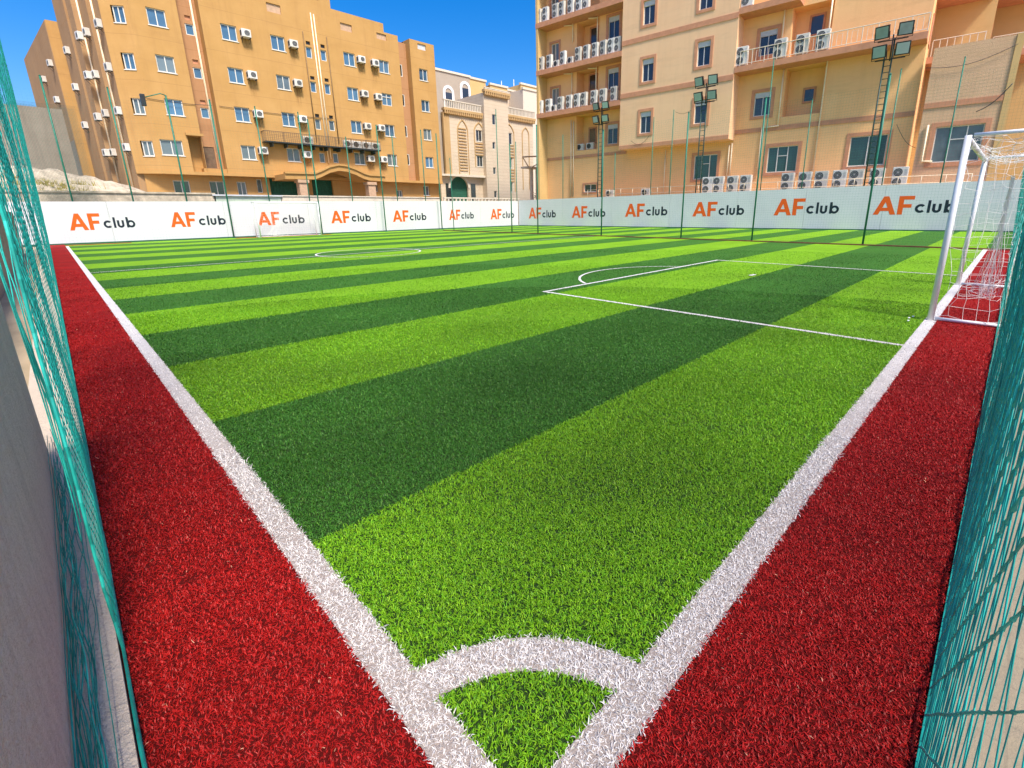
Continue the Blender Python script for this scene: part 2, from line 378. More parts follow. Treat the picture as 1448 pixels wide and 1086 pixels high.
# ------------------------------------------------------------------ ground, pitch, markings
def sheet(name, rects, z, mat, kind='structure', div=1):
    b = MB()
    for x0, x1, y0, y1 in rects: b.face([(x0,y0,z),(x1,y0,z),(x1,y1,z),(x0,y1,z)])
    o = b.build(name, mat); tag(o, kind=kind); return o
sheet('ground', [(-1500, 1500, -1500, 1500)], -.05, M['sand'])
sheet('paving', [(-6, 45, -9, -.055)], -.03, M['pave'])
SX0, SX1, GY0, GY1 = .46, .575, .53, .655          # near touchline and goal line, outer / inner edge
FX0, FX1, HY, FGY = 22.58, 22.70, 17.84, 35.10      # far touchline, halfway line, far goal line
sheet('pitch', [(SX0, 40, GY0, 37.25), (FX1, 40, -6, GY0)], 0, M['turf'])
sheet('red_track', [(-.115, SX0, -.085, 37.25), (SX0, FX1, -.085, GY0), (SX0, 3.2, 35.75, 36.5), (8.4, 14.6, 35.75, 36.7)], .004, M['red'])
lb = MB(); ZL = .008
def lrect(x0, x1, y0, y1): lb.face([(x0,y0,ZL),(x1,y0,ZL),(x1,y1,ZL),(x0,y1,ZL)])
def larc(cx, cy, r0, r1, a0, a1, n=48, z=None):
    ZL = z or .008
    for i in range(n):
        a, c = R(a0+(a1-a0)*i/n), R(a0+(a1-a0)*(i+1)/n)
        lb.face([(cx+r0*math.cos(a),cy+r0*math.sin(a),ZL),(cx+r1*math.cos(a),cy+r1*math.sin(a),ZL),(cx+r1*math.cos(c),cy+r1*math.sin(c),ZL),(cx+r0*math.cos(c),cy+r0*math.sin(c),ZL)])
BX0, BX1, BY = 6.39, 13.86, 6.21
lrect(SX0, SX1, GY0, FGY); lrect(SX1, FX1, GY0, GY1)
lrect(BX0-.038, BX0+.038, GY1, BY+.038); lrect(BX1-.038, BX1+.038, GY1, BY+.038); lrect(BX0+.038, BX1-.038, BY-.038, BY+.038)
DC = (9.7, 5.07, 2.33); dang = math.degrees(math.asin((BY+.04-DC[1])/DC[2]))
larc(DC[0], DC[1], DC[2]-.028, DC[2]+.028, dang+1, 179-dang)
lrect(SX1, 8.6-1.95, HY-.035, HY+.035); lrect(8.6+1.95, FX0, HY-.035, HY+.035); lrect(8.6-1.88, 8.6+1.88, HY-.035, HY+.035)
larc(8.6, HY, 1.88, 1.95, 0, 360, 72)
larc(SX0, GY0, .535, .665, 10, 80, 24, .0062)
for bx in (11.2,): lrect(bx-.14, bx+.14, 4.1, 4.2)
tag(lb.build('line_markings', M['line']), kind='structure')
cb = MB(); cb.box(FX1, FX1+.10, -6, 33.6, -.02, .05); tag(cb.build('brown_curb', M['curb']), kind='structure')

# turf pile close to the camera: real blades, root colour from the markings
def in_arc(x, y):
    r = np.hypot(x-SX0, y-GY0); return (r > .535) & (r < .665) & (x > SX0) & (y > GY0)
def zone(x, y):
    """0 green light, 1 green dark, 2 red, 3 white"""
    jx, jy = x+RNG.normal(0, .004, x.shape), y+RNG.normal(0, .004, x.shape)
    z = (np.mod((jy-Y0S)/(2*PER), 1.0) < .5).astype(int)
    red = (jx < SX0) | (jy < GY0); z[red] = 2
    wh = ((jx > SX0) & (jx < SX1) & (jy > GY0)) | ((jy > GY0) & (jy < GY1) & (jx > SX0)) | in_arc(jx, jy)
    wh |= (np.abs(jx-BX0) < .036) & (jy < BY+.036) & (jy > GY0)
    wh |= (np.abs(jx-BX1) < .036) & (jy < BY+.036) & (jy > GY0)
    wh |= (np.abs(jy-BY) < .036) & (jx > BX0) & (jx < BX1)
    rd = np.hypot(jx-DC[0], jy-DC[1]); wh |= (np.abs(rd-DC[2]) < .026) & (jy > BY)
    z[wh] = 3
    return z
def scatter(n_try):
    # density falls with distance from the corner so every part keeps its pile
    out = []
    for d0, d1, rho in ((.3, 1.2, 26000), (1.2, 2.2, 28000), (2.2, 3.2, 21000), (3.2, 4.6, 13500), (4.6, 6.5, 7000), (6.5, 9.5, 3200), (9.5, 14, 800), (14, 19, 260)):
        a0, a1 = R(-20), R(110)
        n = int(rho*.5*(a1-a0)*(d1*d1-d0*d0))
        d = np.sqrt(RNG.uniform(d0*d0, d1*d1, n)); a = RNG.uniform(a0, a1, n)
        x, y = d*np.cos(a), d*np.sin(a)
        k = (x > -.105) & (y > -.07) & (x < FX0) & (y < FGY)
        out.append(np.stack([x[k], y[k], d[k]], 1))
    return np.concatenate(out)
P = scatter(0); Z = zone(P[:, 0], P[:, 1])
def blades(name, sel, label, h0):
    x, y, d = P[sel].T; z = Z[sel]; n = len(x)
    g = np.clip((d/2.2), 1, 12)**.55
    L = h0*RNG.uniform(.7, 1.25, n)*np.clip(g, 1, 1.35); L = np.where((z == 3) & (d > 3.5), L*.6, L); W = .0032*RNG.uniform(.7, 1.25, n)*g
    az = RNG.uniform(0, 2*np.pi, n); lean = RNG.uniform(.2, 1.6, n); curl = RNG.uniform(.5, 2.4, n); tw = az+np.pi/2+RNG.normal(0, .5, n)
    side = np.stack([np.cos(tw), np.sin(tw), np.zeros(n)], 1); hd = np.stack([np.cos(az), np.sin(az), np.zeros(n)], 1)
    wob = RNG.normal(0, .6, n)
    p = np.stack([x, y, np.full(n, .002)], 1); rows = []; ang = lean*.55
    wd = (1.0, .95, .8, .18); seg = L/3
    for i in range(4):
        rows += [p-side*(W*wd[i]/2)[:, None], p+side*(W*wd[i]/2)[:, None]]
        hd2 = hd*np.cos(wob*i)[:, None]+np.cross(hd, [0, 0, 1.])*np.sin(wob*i)[:, None]
        p = p+(hd2*np.sin(ang)[:, None]+np.array([0, 0, 1.])*np.cos(ang)[:, None])*seg[:, None]
        ang = np.minimum(ang+curl*.55, 2.3)
    V = np.stack(rows, 1).reshape(-1, 3); V[:, 2] = np.maximum(V[:, 2], .002)
    b = (np.arange(n)*8)[:, None, None]; q = np.array([[0,1,3,2],[2,3,5,4],[4,5,7,6]])[None]
    F = (b+q).reshape(-1, 4)
    o = np_mesh(name, V, F, M['blade'], smooth=True)
    pal = np.array([LIGHT, DARK, REDC, WHITEC]); c = pal[z].copy()
    c *= RNG.uniform(.62, 1.15, n)[:, None]*(.86 if z[0] != 3 else 1)
    c *= (1+.16*(np.sin(1.3*x+.7*y)+np.sin(.9*y-1.7*x+1)+np.sin(2.9*x+2.3*y+2)+np.sin(4.1*y-.6*x))/2.2*np.where(z == 3, .3, 1))[:, None]
    wear = np.exp(-((x-9.6)/3.2)**2-((y-1.8)/2.0)**2)*(np.sin(3.1*x+5.3*y)*np.sin(2.2*y-4.7*x+1) > .1); c *= (1-.32*wear*(z < 2))[:, None]
    yel = RNG.uniform(0, 1, n) < .12
    c[yel & (z == 0)] *= np.array([1.35, 1.15, 1.6]); c[yel & (z == 1)] *= np.array([2.0, 1.35, 1.4])
    tan = RNG.uniform(0, 1, n) < .0015; c[tan & (z == 2)] = (.75, .35, .22)
    lo = (z == 0) & (RNG.uniform(0, 1, n) < .35); c[lo] *= np.array([.6, .8, .9])
    c = np.clip(c, 0, .95)
    at = o.data.attributes.new('tint', 'FLOAT_COLOR', 'FACE')
    at.data.foreach_set('color', np.concatenate([np.repeat(c, 3, 0), np.ones((n*3, 1))], 1).astype(np.float32).ravel())
    return tag(o, label, 'artificial turf', kind='stuff')
blades('green_turf', Z < 2, 'light and dark green striped artificial turf pile covering the pitch', .023)
blades('red_turf', Z == 2, 'red artificial turf pile of the strips outside the white lines', .022)
blades('white_turf', Z == 3, 'white artificial turf pile of the corner arc and boundary lines', .026)

# ------------------------------------------------------------------ hoardings with lettering
HL = Frame(0, 37.3, 0.0)
RZ = math.atan2(.8-37.3, 38.3-34.6)
HR = Frame(38.3, .8, RZ)
def fill(mb, loops, y, ox, oz, sx, sz):
    bm = bmesh.new(); ed = []
    for lp in loops:
        vs = [bm.verts.new((ox+p[0]*sx, y, oz+p[1]*sz)) for p in lp]
        ed += [bm.edges.new((vs[i], vs[(i+1) % len(vs)])) for i in range(len(vs))]
    bmesh.ops.triangle_fill(bm, use_beauty=True, use_dissolve=False, edges=ed, normal=(0, -1, 0))
    n = len(mb.v); bm.verts.index_update(); mb.v += [tuple(v.co) for v in bm.verts]
    for f in bm.faces: mb.f.append(tuple(n+v.index for v in f.verts)); mb.mi.append(0)
    bm.free()
A_ = [[(0,0),(.25,0),(.335,.2),(.725,.2),(.81,0),(1.07,0),(.655,1),(.415,1)], [(.41,.385),(.53,.69),(.65,.385)]]
F_ = [[(1.13,0),(1.37,0),(1.37,.37),(1.74,.37),(1.74,.56),(1.37,.56),(1.37,.805),(1.83,.805),(1.83,1),(1.13,1)]]
def arcp(cx, cz, r, a0, a1, n=20): return [(cx+r*math.cos(R(a0+(a1-a0)*i/n)), cz+r*math.sin(R(a0+(a1-a0)*i/n))) for i in range(n+1)]
xh, st = .235, .125
C_ = [arcp(xh, xh, xh, 42, 318)+arcp(xh, xh, xh-st, 318, 42)]
L_ = [[(.53,0),(.53+st,0),(.53+st,.66),(.53,.66)]]
ux = .735; ur = .19
U_ = [[(ux, 2*xh)]+arcp(ux+ur, ur, ur, 180, 360)+[(ux+2*ur, 2*xh), (ux+2*ur-st, 2*xh)]+arcp(ux+ur, ur, ur-st, 360, 180)+[(ux+st, 2*xh)]]
bx_ = 1.235
B_ = [[(bx_,0),(bx_+st,0),(bx_+st,.045)]+arcp(bx_+xh+.02, xh, xh, 232, 488, 26)+[(bx_+st,.40),(bx_+st,.66),(bx_,.66)], arcp(bx_+xh+.02, xh, xh-st, 0, 352, 24)]
WCLUB = bx_+.02+2*xh
def hoarding(name, label, fr, x0, x1, tops, posts, logos):
    t = thing(name, label, 'hoarding', fr.w(0, 0, 0), fr.rz)
    b = MB(); top = lambda x: tops[0]+(tops[1]-tops[0])*(x-x0)/(x1-x0)
    xs = [x0]+posts+[x1]
    for a, c in zip(xs[:-1], xs[1:]):
        a2, c2 = a+.006, c-.006
        b.v += [(a2,0,.03),(c2,0,.03),(c2,0,top(c2)),(a2,0,top(a2)),(a2,.06,.03),(c2,.06,.03),(c2,.06,top(c2)),(a2,.06,top(a2))]
        n = len(b.v)-8
        for q in ((0,1,2,3),(5,4,7,6),(3,2,6,7),(0,4,5,1),(0,3,7,4),(1,5,6,2)): b.f.append(tuple(n+i for i in q)); b.mi.append(0)
    b.build('panel', M['board'], t)
    f = MB(); f.box(x0, x1, -.03, .10, -.03, .07); f.build('footing', M['gcurb'], t)
    g = MB()
    for x in [x0+.1]+posts+[x1-.1]: g.box(x-.03, x+.03, .07, .13, 0, top(x)-.05)
    g.box(x0, x1, .13, .17, 1.0, 1.06); g.build('back_frame', M['frame'], t)
    for a0, a1, c0, c1, yt, yb in logos:
        am = (a0+a1)/2
        xa, _ = fr.at(a0, (yt+yb)/2); xb, _ = fr.at(a1, (yt+yb)/2); xc, _ = fr.at(c0, yb-5); xd, _ = fr.at(c1, yb-5)
        zt = fr.at(am, yt)[1]; zb = fr.at(am, yb)[1]; H = zt-zb
        lg = MB(); fill(lg, A_, -.004, xa, zb, (xb-xa)/1.83, H); fill(lg, F_, -.004, xa, zb, (xb-xa)/1.83, H)
        lo = lg.build('logo', M['orange'], t)
        wm = MB()
        for gl in (C_, L_, U_, B_): fill(wm, gl, -.004, xc, zb+.09*H, (xd-xc)/WCLUB, H)
        wm.build('lettering', M['navy'], lo)
    return t
LL = [(96.2,142.4,147.4,192.3,301.8,325.5),(240,277,281.8,319.7,300,321),(364,396,399.8,431,299.5,318.5),(467.6,495,497.4,524.6,298,315.5),(555,578,579.5,603,297.5,313.5),(634.8,651,652.3,670,296.5,311),(693.6,709.3,710.5,727,295.5,310)]
RR = [(747.7,765.5,767,786,293.5,309),(808.6,830.5,832,856,291.5,308),(884,911.5,913.5,943.6,288,306.5),(979.6,1014,1016,1052,285.5,306),(1095,1138,1139.8,1185.8,281,304.5),(1236,1292,1293,1351.5,277.5,303.5)]
hoarding('hoarding', 'long white hoarding behind the far goal, with seven orange and black logos', HL, -1.5, 34.58, (2.27, 2.5), [2.6, 8.3, 13.6, 18.9, 24.8, 29.6], LL)
hoarding('hoarding', 'long white hoarding below the tan building, with six orange and black logos', HR, -36.6, 8.0, (2.55, 2.92), [-31, -25.5, -20, -14.6, -10, -5.5, -1, 3.5], RR)

# ------------------------------------------------------------------ window builder
def window(parent, fr_y, x, z, w, h, style='slide', gm='glassb', dep=.2, trim=None):
    """frame is the part, its pane the sub-part; the wall has a hole of the same size"""
    y = fr_y+dep-.11; b = MB(); e = .055
    b.ring(x-w/2+.003, x+w/2-.003, z-h/2+.003, z+h/2-.003, e, y, y+.06)
    if style == 'slide': b.box(x-.028, x+.028, y-.005, y+.055, z-h/2+e, z+h/2-e)
    elif style == 'cross':
        b.box(x-.028, x+.028, y-.005, y+.055, z-h/2+e, z+h/2-e)
        b.box(x-w/2+e, x-.03, y, y+.05, z+h*.18, z+h*.18+.05); b.box(x+.03, x+w/2-e, y, y+.05, z+h*.18, z+h*.18+.05)
    elif style == 'three':
        for k in (-1, 1): b.box(x+k*w/6-.03, x+k*w/6+.03, y-.005, y+.055, z-h/2+e, z+h/2-e)
        b.box(x-w/6+.032, x+w/6-.032, y, y+.05, z+h*.12, z+h*.12+.05)
    if style == 'slide': b.box(x-w/2-.05, x+w/2+.05, fr_y-.05, fr_y-.002, z-h/2-.05, z-h/2-.003)
    fo = b.build('window', M['frame'], parent)
    p = MB(); p.box(x-w/2+.004, x+w/2-.004, y+.062, y+.075, z-h/2+.004, z+h/2-.004); p.build('pane', M[gm], fo)
    if style == 'shutter':
        s = MB(); s.box(x-.025, x+.025, y-.003, y+.055, z-h/2+e, z+h*.27); s.box(x-w/2+e, x+w/2-e, y-.03, y+.055, z+h*.27, z+h/2-e)
        for k in range(4): s.box(x-w/2+e, x+w/2-e, y-.045, y-.031, z+h*.28+k*h*.045, z+h*.28+k*h*.045+.02)
        s.build('shutter', M['shut'], fo)
    if trim:
        t = MB(); t.ring(x-w/2-trim, x+w/2+trim, z-h/2-trim, z+h/2+trim, trim-.004, fr_y-.05, fr_y-.003); t.build('trim', M['terra'], fo)
    return fo
def hole(x, z, w, h): return (x-w/2, x+w/2, z-h/2, z+h/2)

# ------------------------------------------------------------------ air conditioners (prototypes, placed later)
def ac_window(loc, label, group):
    t = thing('air_conditioner', label, 'air conditioner', loc, 0, group)
    b = MB(); b.cbox(-.33, .33, -.52, .0, 0, .56, .03); b.build('casing', M['ac'], t)
    g = MB(); g.disc(.05, -.532, .29, .185, 20, t=.008); g.build('fan_grille', M['acdk'], t)
    s = MB()
    for k in range(4): s.box(-.345, -.332, -.44+k*.09, -.39+k*.09, .12, .45)
    s.build('side_louvre', M['acdk'], t)
    r = MB()
    for k in range(7): r.box(-.11, .21, -.542, -.534, .13+k*.05, .141+k*.05)
    r.build('front_guard', M['acside'], t)
    for x in (-.27, .27): k = MB(); k.box(x-.02, x+.02, -.5, 0, -.05, -.004); k.tube([(x, -.45, -.05), (x, -.02, -.36)], .016, 6); k.build('bracket', M['dkmetal'], t)
    return t
def ac_twin(loc, rz, label, group):
    t = thing('outdoor_ac_unit', label, 'air conditioner', loc, rz, group)
    b = MB(); b.cbox(-.42, .42, -.17, .17, .08, 1.36, .025); b.box(-.38, -.3, -.16, .16, 0, .078); b.box(.3, .38, -.16, .16, 0, .078); b.build('casing', M['ac'], t)
    for z in (.42, 1.03):
        g = MB(); g.disc(-.125, -.182, z, .25, 22, t=.01); fo = g.build('fan_grille', M['acdk'], t)
        s = MB()
        for q in range(3):
            rr = .09+q*.075; n = 20
            for i in range(n):
                a, c = 2*math.pi*i/n, 2*math.pi*(i+1)/n
                s.face([(-.125+rr*math.cos(a), -.186, z+rr*math.sin(a)), (-.125+(rr+.016)*math.cos(a), -.186, z+(rr+.016)*math.sin(a)), (-.125+(rr+.016)*math.cos(c), -.186, z+(rr+.016)*math.sin(c)), (-.125+rr*math.cos(c), -.186, z+rr*math.sin(c))])
        s.disc(-.125, -.19, z, .05, 10, t=.006); s.build('guard_ring', M['acside'], fo)
    v = MB()
    for k in range(6): v.box(.20, .36, -.176, -.171, .86+k*.06, .885+k*.06)
    v.build('vent_slots', M['acside'], t)
    d = MB()
    for k in range(9): d.box(-.428, -.421, -.13, .13, .2+k*.12, .27+k*.12)
    d.build('coil', M['acdk'], t)
    return t
def ac_single(loc, rz, label, group):
    t = thing('outdoor_ac_unit', label, 'air conditioner', loc, rz, group)
    b = MB(); b.cbox(-.42, .42, -.16, .16, .06, .66, .025); b.box(-.36, -.28, -.14, .14, 0, .058); b.box(.28, .36, -.14, .14, 0, .058); b.build('casing', M['ac'], t)
    g = MB(); g.disc(-.1, -.172, .36, .24, 22, t=.01); g.build('fan_grille', M['acdk'], t)
    v = MB()
    for k in range(5): v.box(.2, .36, -.166, -.161, .2+k*.07, .225+k*.07)
    v.build('vent_slots', M['acside'], t)
    return t

# ------------------------------------------------------------------ left building (ochre)
LB = Frame(0, 46.0, 0.0)
lt = thing('apartment_building', 'ochre five storey apartment block with small paired windows and a wavy entrance canopy', 'building', LB.w(0, 0), 0)
def lx(px, py, d=0.0): return LB.at(px, py, d)[0]
def lz(px, py, d=0.0): return LB.at(px, py, d)[1]
XC = 5.35                                   # street corner
X1 = (lx(179, 0)+lx(208, 138))/2            # end of the slanted bay
X2 = (lx(257, 20)+lx(288, 240))/2           # main face ends at the brown recess
X3 = (lx(282, 0)+lx(319.5, 243))/2          # big block starts
X4 = lx(562, 51); X5 = lx(578.6, 56); X6 = (lx(615.4, 64)+lx(623, 250))/2
ZLED = (lz(203, 242)+lz(575, 253.6))/2
ZT_L = 20.6; ZT_M = lz(500, 21.5); ZT_M2 = lz(552, 48); ZT_R = lz(597, 59.5); ZT_REC = lz(568, 56)
def pts(ps, d=0.0): return [LB.at(a, c, d) for a, c in ps]
colA = pts([(169.5,18),(184,85),(196.5,149),(207.5,209)]); colB = pts([(222.8,24.9),(234.6,90.5),(245.6,151.7),(243.5,208.8)])
rec1 = pts([(269,42),(279.7,103.6),(289.8,160)], 1.0)
colC = pts([(325,46.3),(334.7,107),(343,162),(350.6,215.7)]); colD = pts([(393.8,61.2),(401.4,116.7),(408.3,169),(414.8,219)])
colE = pts([(437.3,72),(443.5,121),(449.6,173.8),(455,221)]); colF = pts([(458,76.5),(463.6,124),(469.3,175.8),(474,221.5)])
colG = pts([(494.8,84),(500,133),(503.9,179.6),(508.4,224)]); colH = pts([(543.8,94.5),(547.7,140.9),(551.5,184.7),(554,226.4)])
rec2 = pts([(566.6,99.6),(570.5,142),(573.8,185.8),(577,225.8)], .8); colI = pts([(598.9,106),(602.5,150),(604.4,190.3),(607.6,229.6)])
def same_x(c, k=None):
    xs = [p[0] for p in c[:k]] if k else [p[0] for p in c]; m = sum(xs)/len(xs); return [(m if (k is None or i < k) else p[0], p[1]) for i, p in enumerate(c)]
colA, colC, colD, colE, colF, colG, colH, colI, rec1, rec2 = map(same_x, (colA, colC, colD, colE, colF, colG, colH, colI, rec1, rec2)); colB = same_x(colB, 3)
# main faces
DS = .9                                     # depth of the slanted bay at the corner
wall1 = MB(); hs = [hole(x, z, 1.08, 1.1) for x, z in colB[:3]]+[hole(colB[3][0], colB[3][1], 1.35, 1.08)]
wx0, wz1 = pts([(262, 191)])[0]; wx1 = X2
nich = (lx(266, 200), X2-.02, ZLED+.02, lz(268, 192))
wall1.wall(X1, X2, ZLED, ZT_L, 0, hs+[nich]); 
wall1.face([(X2,0,ZLED),(X2,1.0,ZLED),(X2,1.0,ZT_L),(X2,0,ZT_L)])
a_, b_, c_, d_ = nich
for q in ([(a_,.95,c_),(b_,.95,c_),(b_,.95,d_),(a_,.95,d_)], [(a_,.2,c_),(a_,.2,d_),(a_,.95,d_),(a_,.95,c_)], [(b_,.2,c_),(b_,.95,c_),(b_,.95,d_),(b_,.2,d_)], [(a_,.2,d_),(b_,.2,d_),(b_,.95,d_),(a_,.95,d_)], [(a_,.2,c_),(a_,.95,c_),(b_,.95,c_),(b_,.2,c_)]): wall1.face(q)
wall1.box(a_-.1, b_+.15, -.22, -.002, d_+.02, d_+.2)
# slanted bay: flat wall turned back towards the corner
hsA = [hole(x, z, .66, 1.05) for x, z in colA]
bay = MB().wall(XC, X1, ZLED, ZT_L, 0, hsA)
bay.v = [(x, y+DS*(X1-x)/(X1-XC), z) for x, y, z in bay.v]
bay.build('bay_wall', M['lwall'], lt)
wall1.build('wall', M['lwall'], lt)
r1 = MB(); dz0 = lz(297, 240, 1.0); door = (lx(297.4, 223, 1.0), (lz(297.4, 208, 1.0)+lz(297.4, 238, 1.0))/2, .72, lz(297.4, 208, 1.0)-lz(297.4, 238, 1.0))
r1.wall(X2+.003, X3+.1, ZLED-.2, ZT_L-.6, 1.0, [hole(x, z, .55, .75) for x, z in rec1]+[hole(x-.02, z+.78, .36, .3) for x, z in rec1]+[hole(*door)], dep=.15)
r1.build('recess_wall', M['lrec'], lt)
big = MB(); pan = [(lx(377,11),lx(396.5,11),lz(387,18),lz(387,5.5)),(lx(481.5,39),lx(497.5,39),lz(489,44),lz(489,33.5)),(lx(532.5,51),lx(546,51),lz(539,56),lz(539,47.5))]
hb = [hole(x, z, 1.06, 1.08) for c in (colC, colD, colG, colH) for x, z in c]+[hole(x, z-.12, .5, .85) for c in (colE, colF) for x, z in c]+[hole(x, z+.6, .36, .28) for c in (colE, colF) for x, z in c]+[p for p in pan if p[3] < ZT_M2-.02]
big.wall(X3, X4, ZLED, ZT_M2, 0, hb)
big.face([(X3,0,ZLED),(X3,0,ZT_L),(X3,1.6,ZT_L),(X3,1.6,ZLED)])
big.face([(X4,0,ZLED),(X4,.8,ZLED),(X4,.8,ZT_M2),(X4,0,ZT_M2)])
big.build('wall', M['lwall'], lt)
xs1, xs2, xs3, xs4 = lx(425, 2), lx(451, 7), lx(467.5, 13), lx(542, 39)
par = MB()
ntc = (lx(389,3), lx(402.5,3), ZT_M2+2.05, 40)
par.wall(X3, xs1, ZT_M2+.0005, ZT_L, 0, [p for p in pan[:1] if p[2] > ZT_M2+.02], .12); par.wall(xs1, xs2, ZT_M2+.0005, ZT_M+.35, 0, [], .12)
par.wall(xs2, xs3, ZT_M2+.0005, ZT_M+2.4, 0, [], .12); par.wall(xs3, xs4, ZT_M2+.0005, ZT_M, 0, [p for p in pan[1:2] if p[2] > ZT_M2+.02], .12)
par.box(X3, xs4, .30, .45, ZT_M2, ZT_M); par.box(xs2, xs3, .02, 1.6, ZT_M+.001, ZT_M+2.39)
par.face([(X3,0,ZT_L),(xs1,0,ZT_L),(xs1,.3,ZT_L),(X3,.3,ZT_L)]); par.face([(xs3,0,ZT_M),(xs4,0,ZT_M),(xs4,.3,ZT_M),(xs3,.3,ZT_M)])
par.face([(xs4,0,ZT_M2),(xs4,.3,ZT_M2),(xs4,.3,ZT_M),(xs4,0,ZT_M)]); par.face([(xs1,0,ZT_M),(xs1,.3,ZT_M),(xs1,.3,ZT_L),(xs1,0,ZT_L)])
par.build('parapet', M['lwall'], lt)

for a, c, d, e in pan: MB().box(a+.003, c-.003, .10, .13, d+.003, e-.003).build('parapet_inset', M['pink'], lt)
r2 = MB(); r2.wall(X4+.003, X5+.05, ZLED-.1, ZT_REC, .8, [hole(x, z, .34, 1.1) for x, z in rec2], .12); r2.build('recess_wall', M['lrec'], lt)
b3 = MB(); pi3 = (lx(590.5,66), lx(602,66), lz(596,70.5), lz(596,62.5))
b3.wall(X5, X6, ZLED, ZT_R, 0, [hole(x, z, .98, 1.08) for x, z in colI]+[pi3]); b3.face([(X5,0,ZLED),(X5,0,ZT_R),(X5,1.2,ZT_R),(X5,1.2,ZLED)]); b3.face([(X6,0,ZLED),(X6,9,ZLED),(X6,9,ZT_R),(X6,0,ZT_R)])
b3.face([(X5,0,ZT_R),(X6,0,ZT_R),(X6,9,ZT_R),(X5,9,ZT_R)]); b3.build('wall', M['lwall'], lt)
MB().box(pi3[0]+.003, pi3[1]-.003, .1, .13, pi3[2]+.003, pi3[3]-.003).build('parapet_inset', M['shut'], lt)
# ledge, ground floor
led = MB(); led.box(X1, X2, -.10, .9, ZLED-.22, ZLED-.003); led.box(X2+.003, X4, -.12, .9, ZLED-.21, ZLED-.004); led.box(X4+.003, X6, -.10, .9, ZLED-.22, ZLED-.003)
led.v += [(XC,DS-.1,ZLED-.22),(X1-.003,-.1,ZLED-.22),(X1-.003,.9,ZLED-.22),(XC,1.2,ZLED-.22),(XC,DS-.1,ZLED-.003),(X1-.003,-.1,ZLED-.003),(X1-.003,.9,ZLED-.003),(XC,1.2,ZLED-.003)]
n = len(led.v)-8
for q in ((0,3,2,1),(4,5,6,7),(0,1,5,4),(3,0,4,7)): led.f.append(tuple(n+i for i in q)); led.mi.append(0)
led.build('ledge', M['lwall'], lt)
GD = .8
gw = [(258,265.7,1.05,1.1),(307.8,266.4,1.02,1.1),(342.7,266.8,.68,1.1),(603,269.6,.75,1.0),(565.7,274,.65,.7)]
gw = [(*LB.at(a, c, GD), w, h) for a, c, w, h in gw]; gt = [(*LB.at(a, c, GD), w, h) for a, c, w, h in ((367.5,263,.42,1.1),(531.5,263,.4,1.1))]
o1 = (lx(383,270,GD), lx(424,270,GD), .0, lz(400,251.5,GD)); o2 = (lx(442.5,270,GD), lx(471.5,270,GD), .0, lz(455,254.5,GD))
gf = MB(); gf.wall(XC+.4, X6, -.05, ZLED-.221, GD, [hole(*g) for g in gw+gt]+[o1, o2], .25); gf.face([(X6,GD,-.05),(X6,9,-.05),(X6,9,ZLED),(X6,GD,ZLED)]); gf.build('ground_floor_wall', M['lwall'], lt)
for a, c, d, e in (o1, o2):
    g = MB(); g.box(a-.1, c+.1, GD+.5, GD+.6, d, e+.2)
    for k in range(9): g.box(a+(c-a)*(k+.5)/9-.02, a+(c-a)*(k+.5)/9+.02, GD+.46, GD+.497, d, e)
    g.build('garage_door', M['gcurb'], lt)
for i, c in enumerate((colA, colB, colC, colD, colG, colH, colI)):
    for j, (x, z) in enumerate(c):
        if i == 0:
            y = DS*(X1-x)/(X1-XC); f = window(lt, 0, 0, 0, .66, 1.05, 'slide', 'glassb' if j < 2 else 'glassg'); f.location = (x, y, z); f.rotation_euler = (0, 0, -math.atan2(DS, X1-XC))
        else:
            w = (1.08 if i == 1 else .98 if i == 6 else 1.06)
            if i == 1 and j == 3: w = 1.35
            window(lt, 0, x, z, w, (1.1 if j < 3 else 1.08) if i == 1 else 1.08, 'cross' if (i == 5 and j == 1) else 'slide', 'glassb' if (j+(i % 2)) < 2 or random.random() < .25 else 'glassg')
for c in (colE, colF):
    for j, (x, z) in enumerate(c):
        window(lt, 0, x, z-.12, .5, .85, 'plain', 'glassb' if j < 2 else 'glassg'); MB().box(x-.178, x+.178, .12, .16, z+.463, z+.737).build('vent', M['dkmetal'], lt)
for x, z in rec1: window(lt, 1.0, x, z, .55, .75, 'plain', 'glassb', .15); MB().box(x-.198, x+.158, 1.1, 1.14, z+.633, z+.927).build('vent', M['terra'], lt)
for x, z in rec2: window(lt, .8, x, z, .34, 1.1, 'plain', 'glassd', .12)
for x, z, w, h in gw: window(lt, GD, x, z, w, h, 'slide', 'glasst' if w > 1 else 'glassg', .25)
for x, z, w, h in gt: window(lt, GD, x, z, w, h, 'plain', 'glassd', .25)
MB().box(door[0]-.355, door[0]+.355, 1.05, 1.1, door[1]-door[3]/2+.004, door[1]+door[3]/2-.004).build('door', M['brownmetal'], lt)
db = MB(); db.box(door[0]-.75, X3-.004, .1, .998, ZLED-.05, ZLED+.30); db.build('balcony', M['lwall'], lt)
# pipes on the facade
def pipe(ps, r, parent, m='pipe'): return MB().tube(ps, r, 8).build('drainpipe', M[m], parent, True)
for (a, c, a2, c2) in ((436.7,18,466,231),(444,20.7,466.5,225)): xm = (lx(a,c)+lx(a2,c2))/2; pipe([(xm, -.07, lz(a,c)), (xm, -.07, lz(a2,c2))], .05, lt)
pipe([(X3-.28, .9, ZLED-.4), (X3-.28, .9, ZT_L-1)], .07, lt)
for (a, c, a2, c2) in ((429,45,446,200),(461.5,52.5,478.6,203)): xm = (lx(a,c)+lx(a2,c2))/2; pipe([(xm, -.06, lz(a,c)), (xm, -.06, lz(a2,c2))], .045, lt, 'dkpipe')
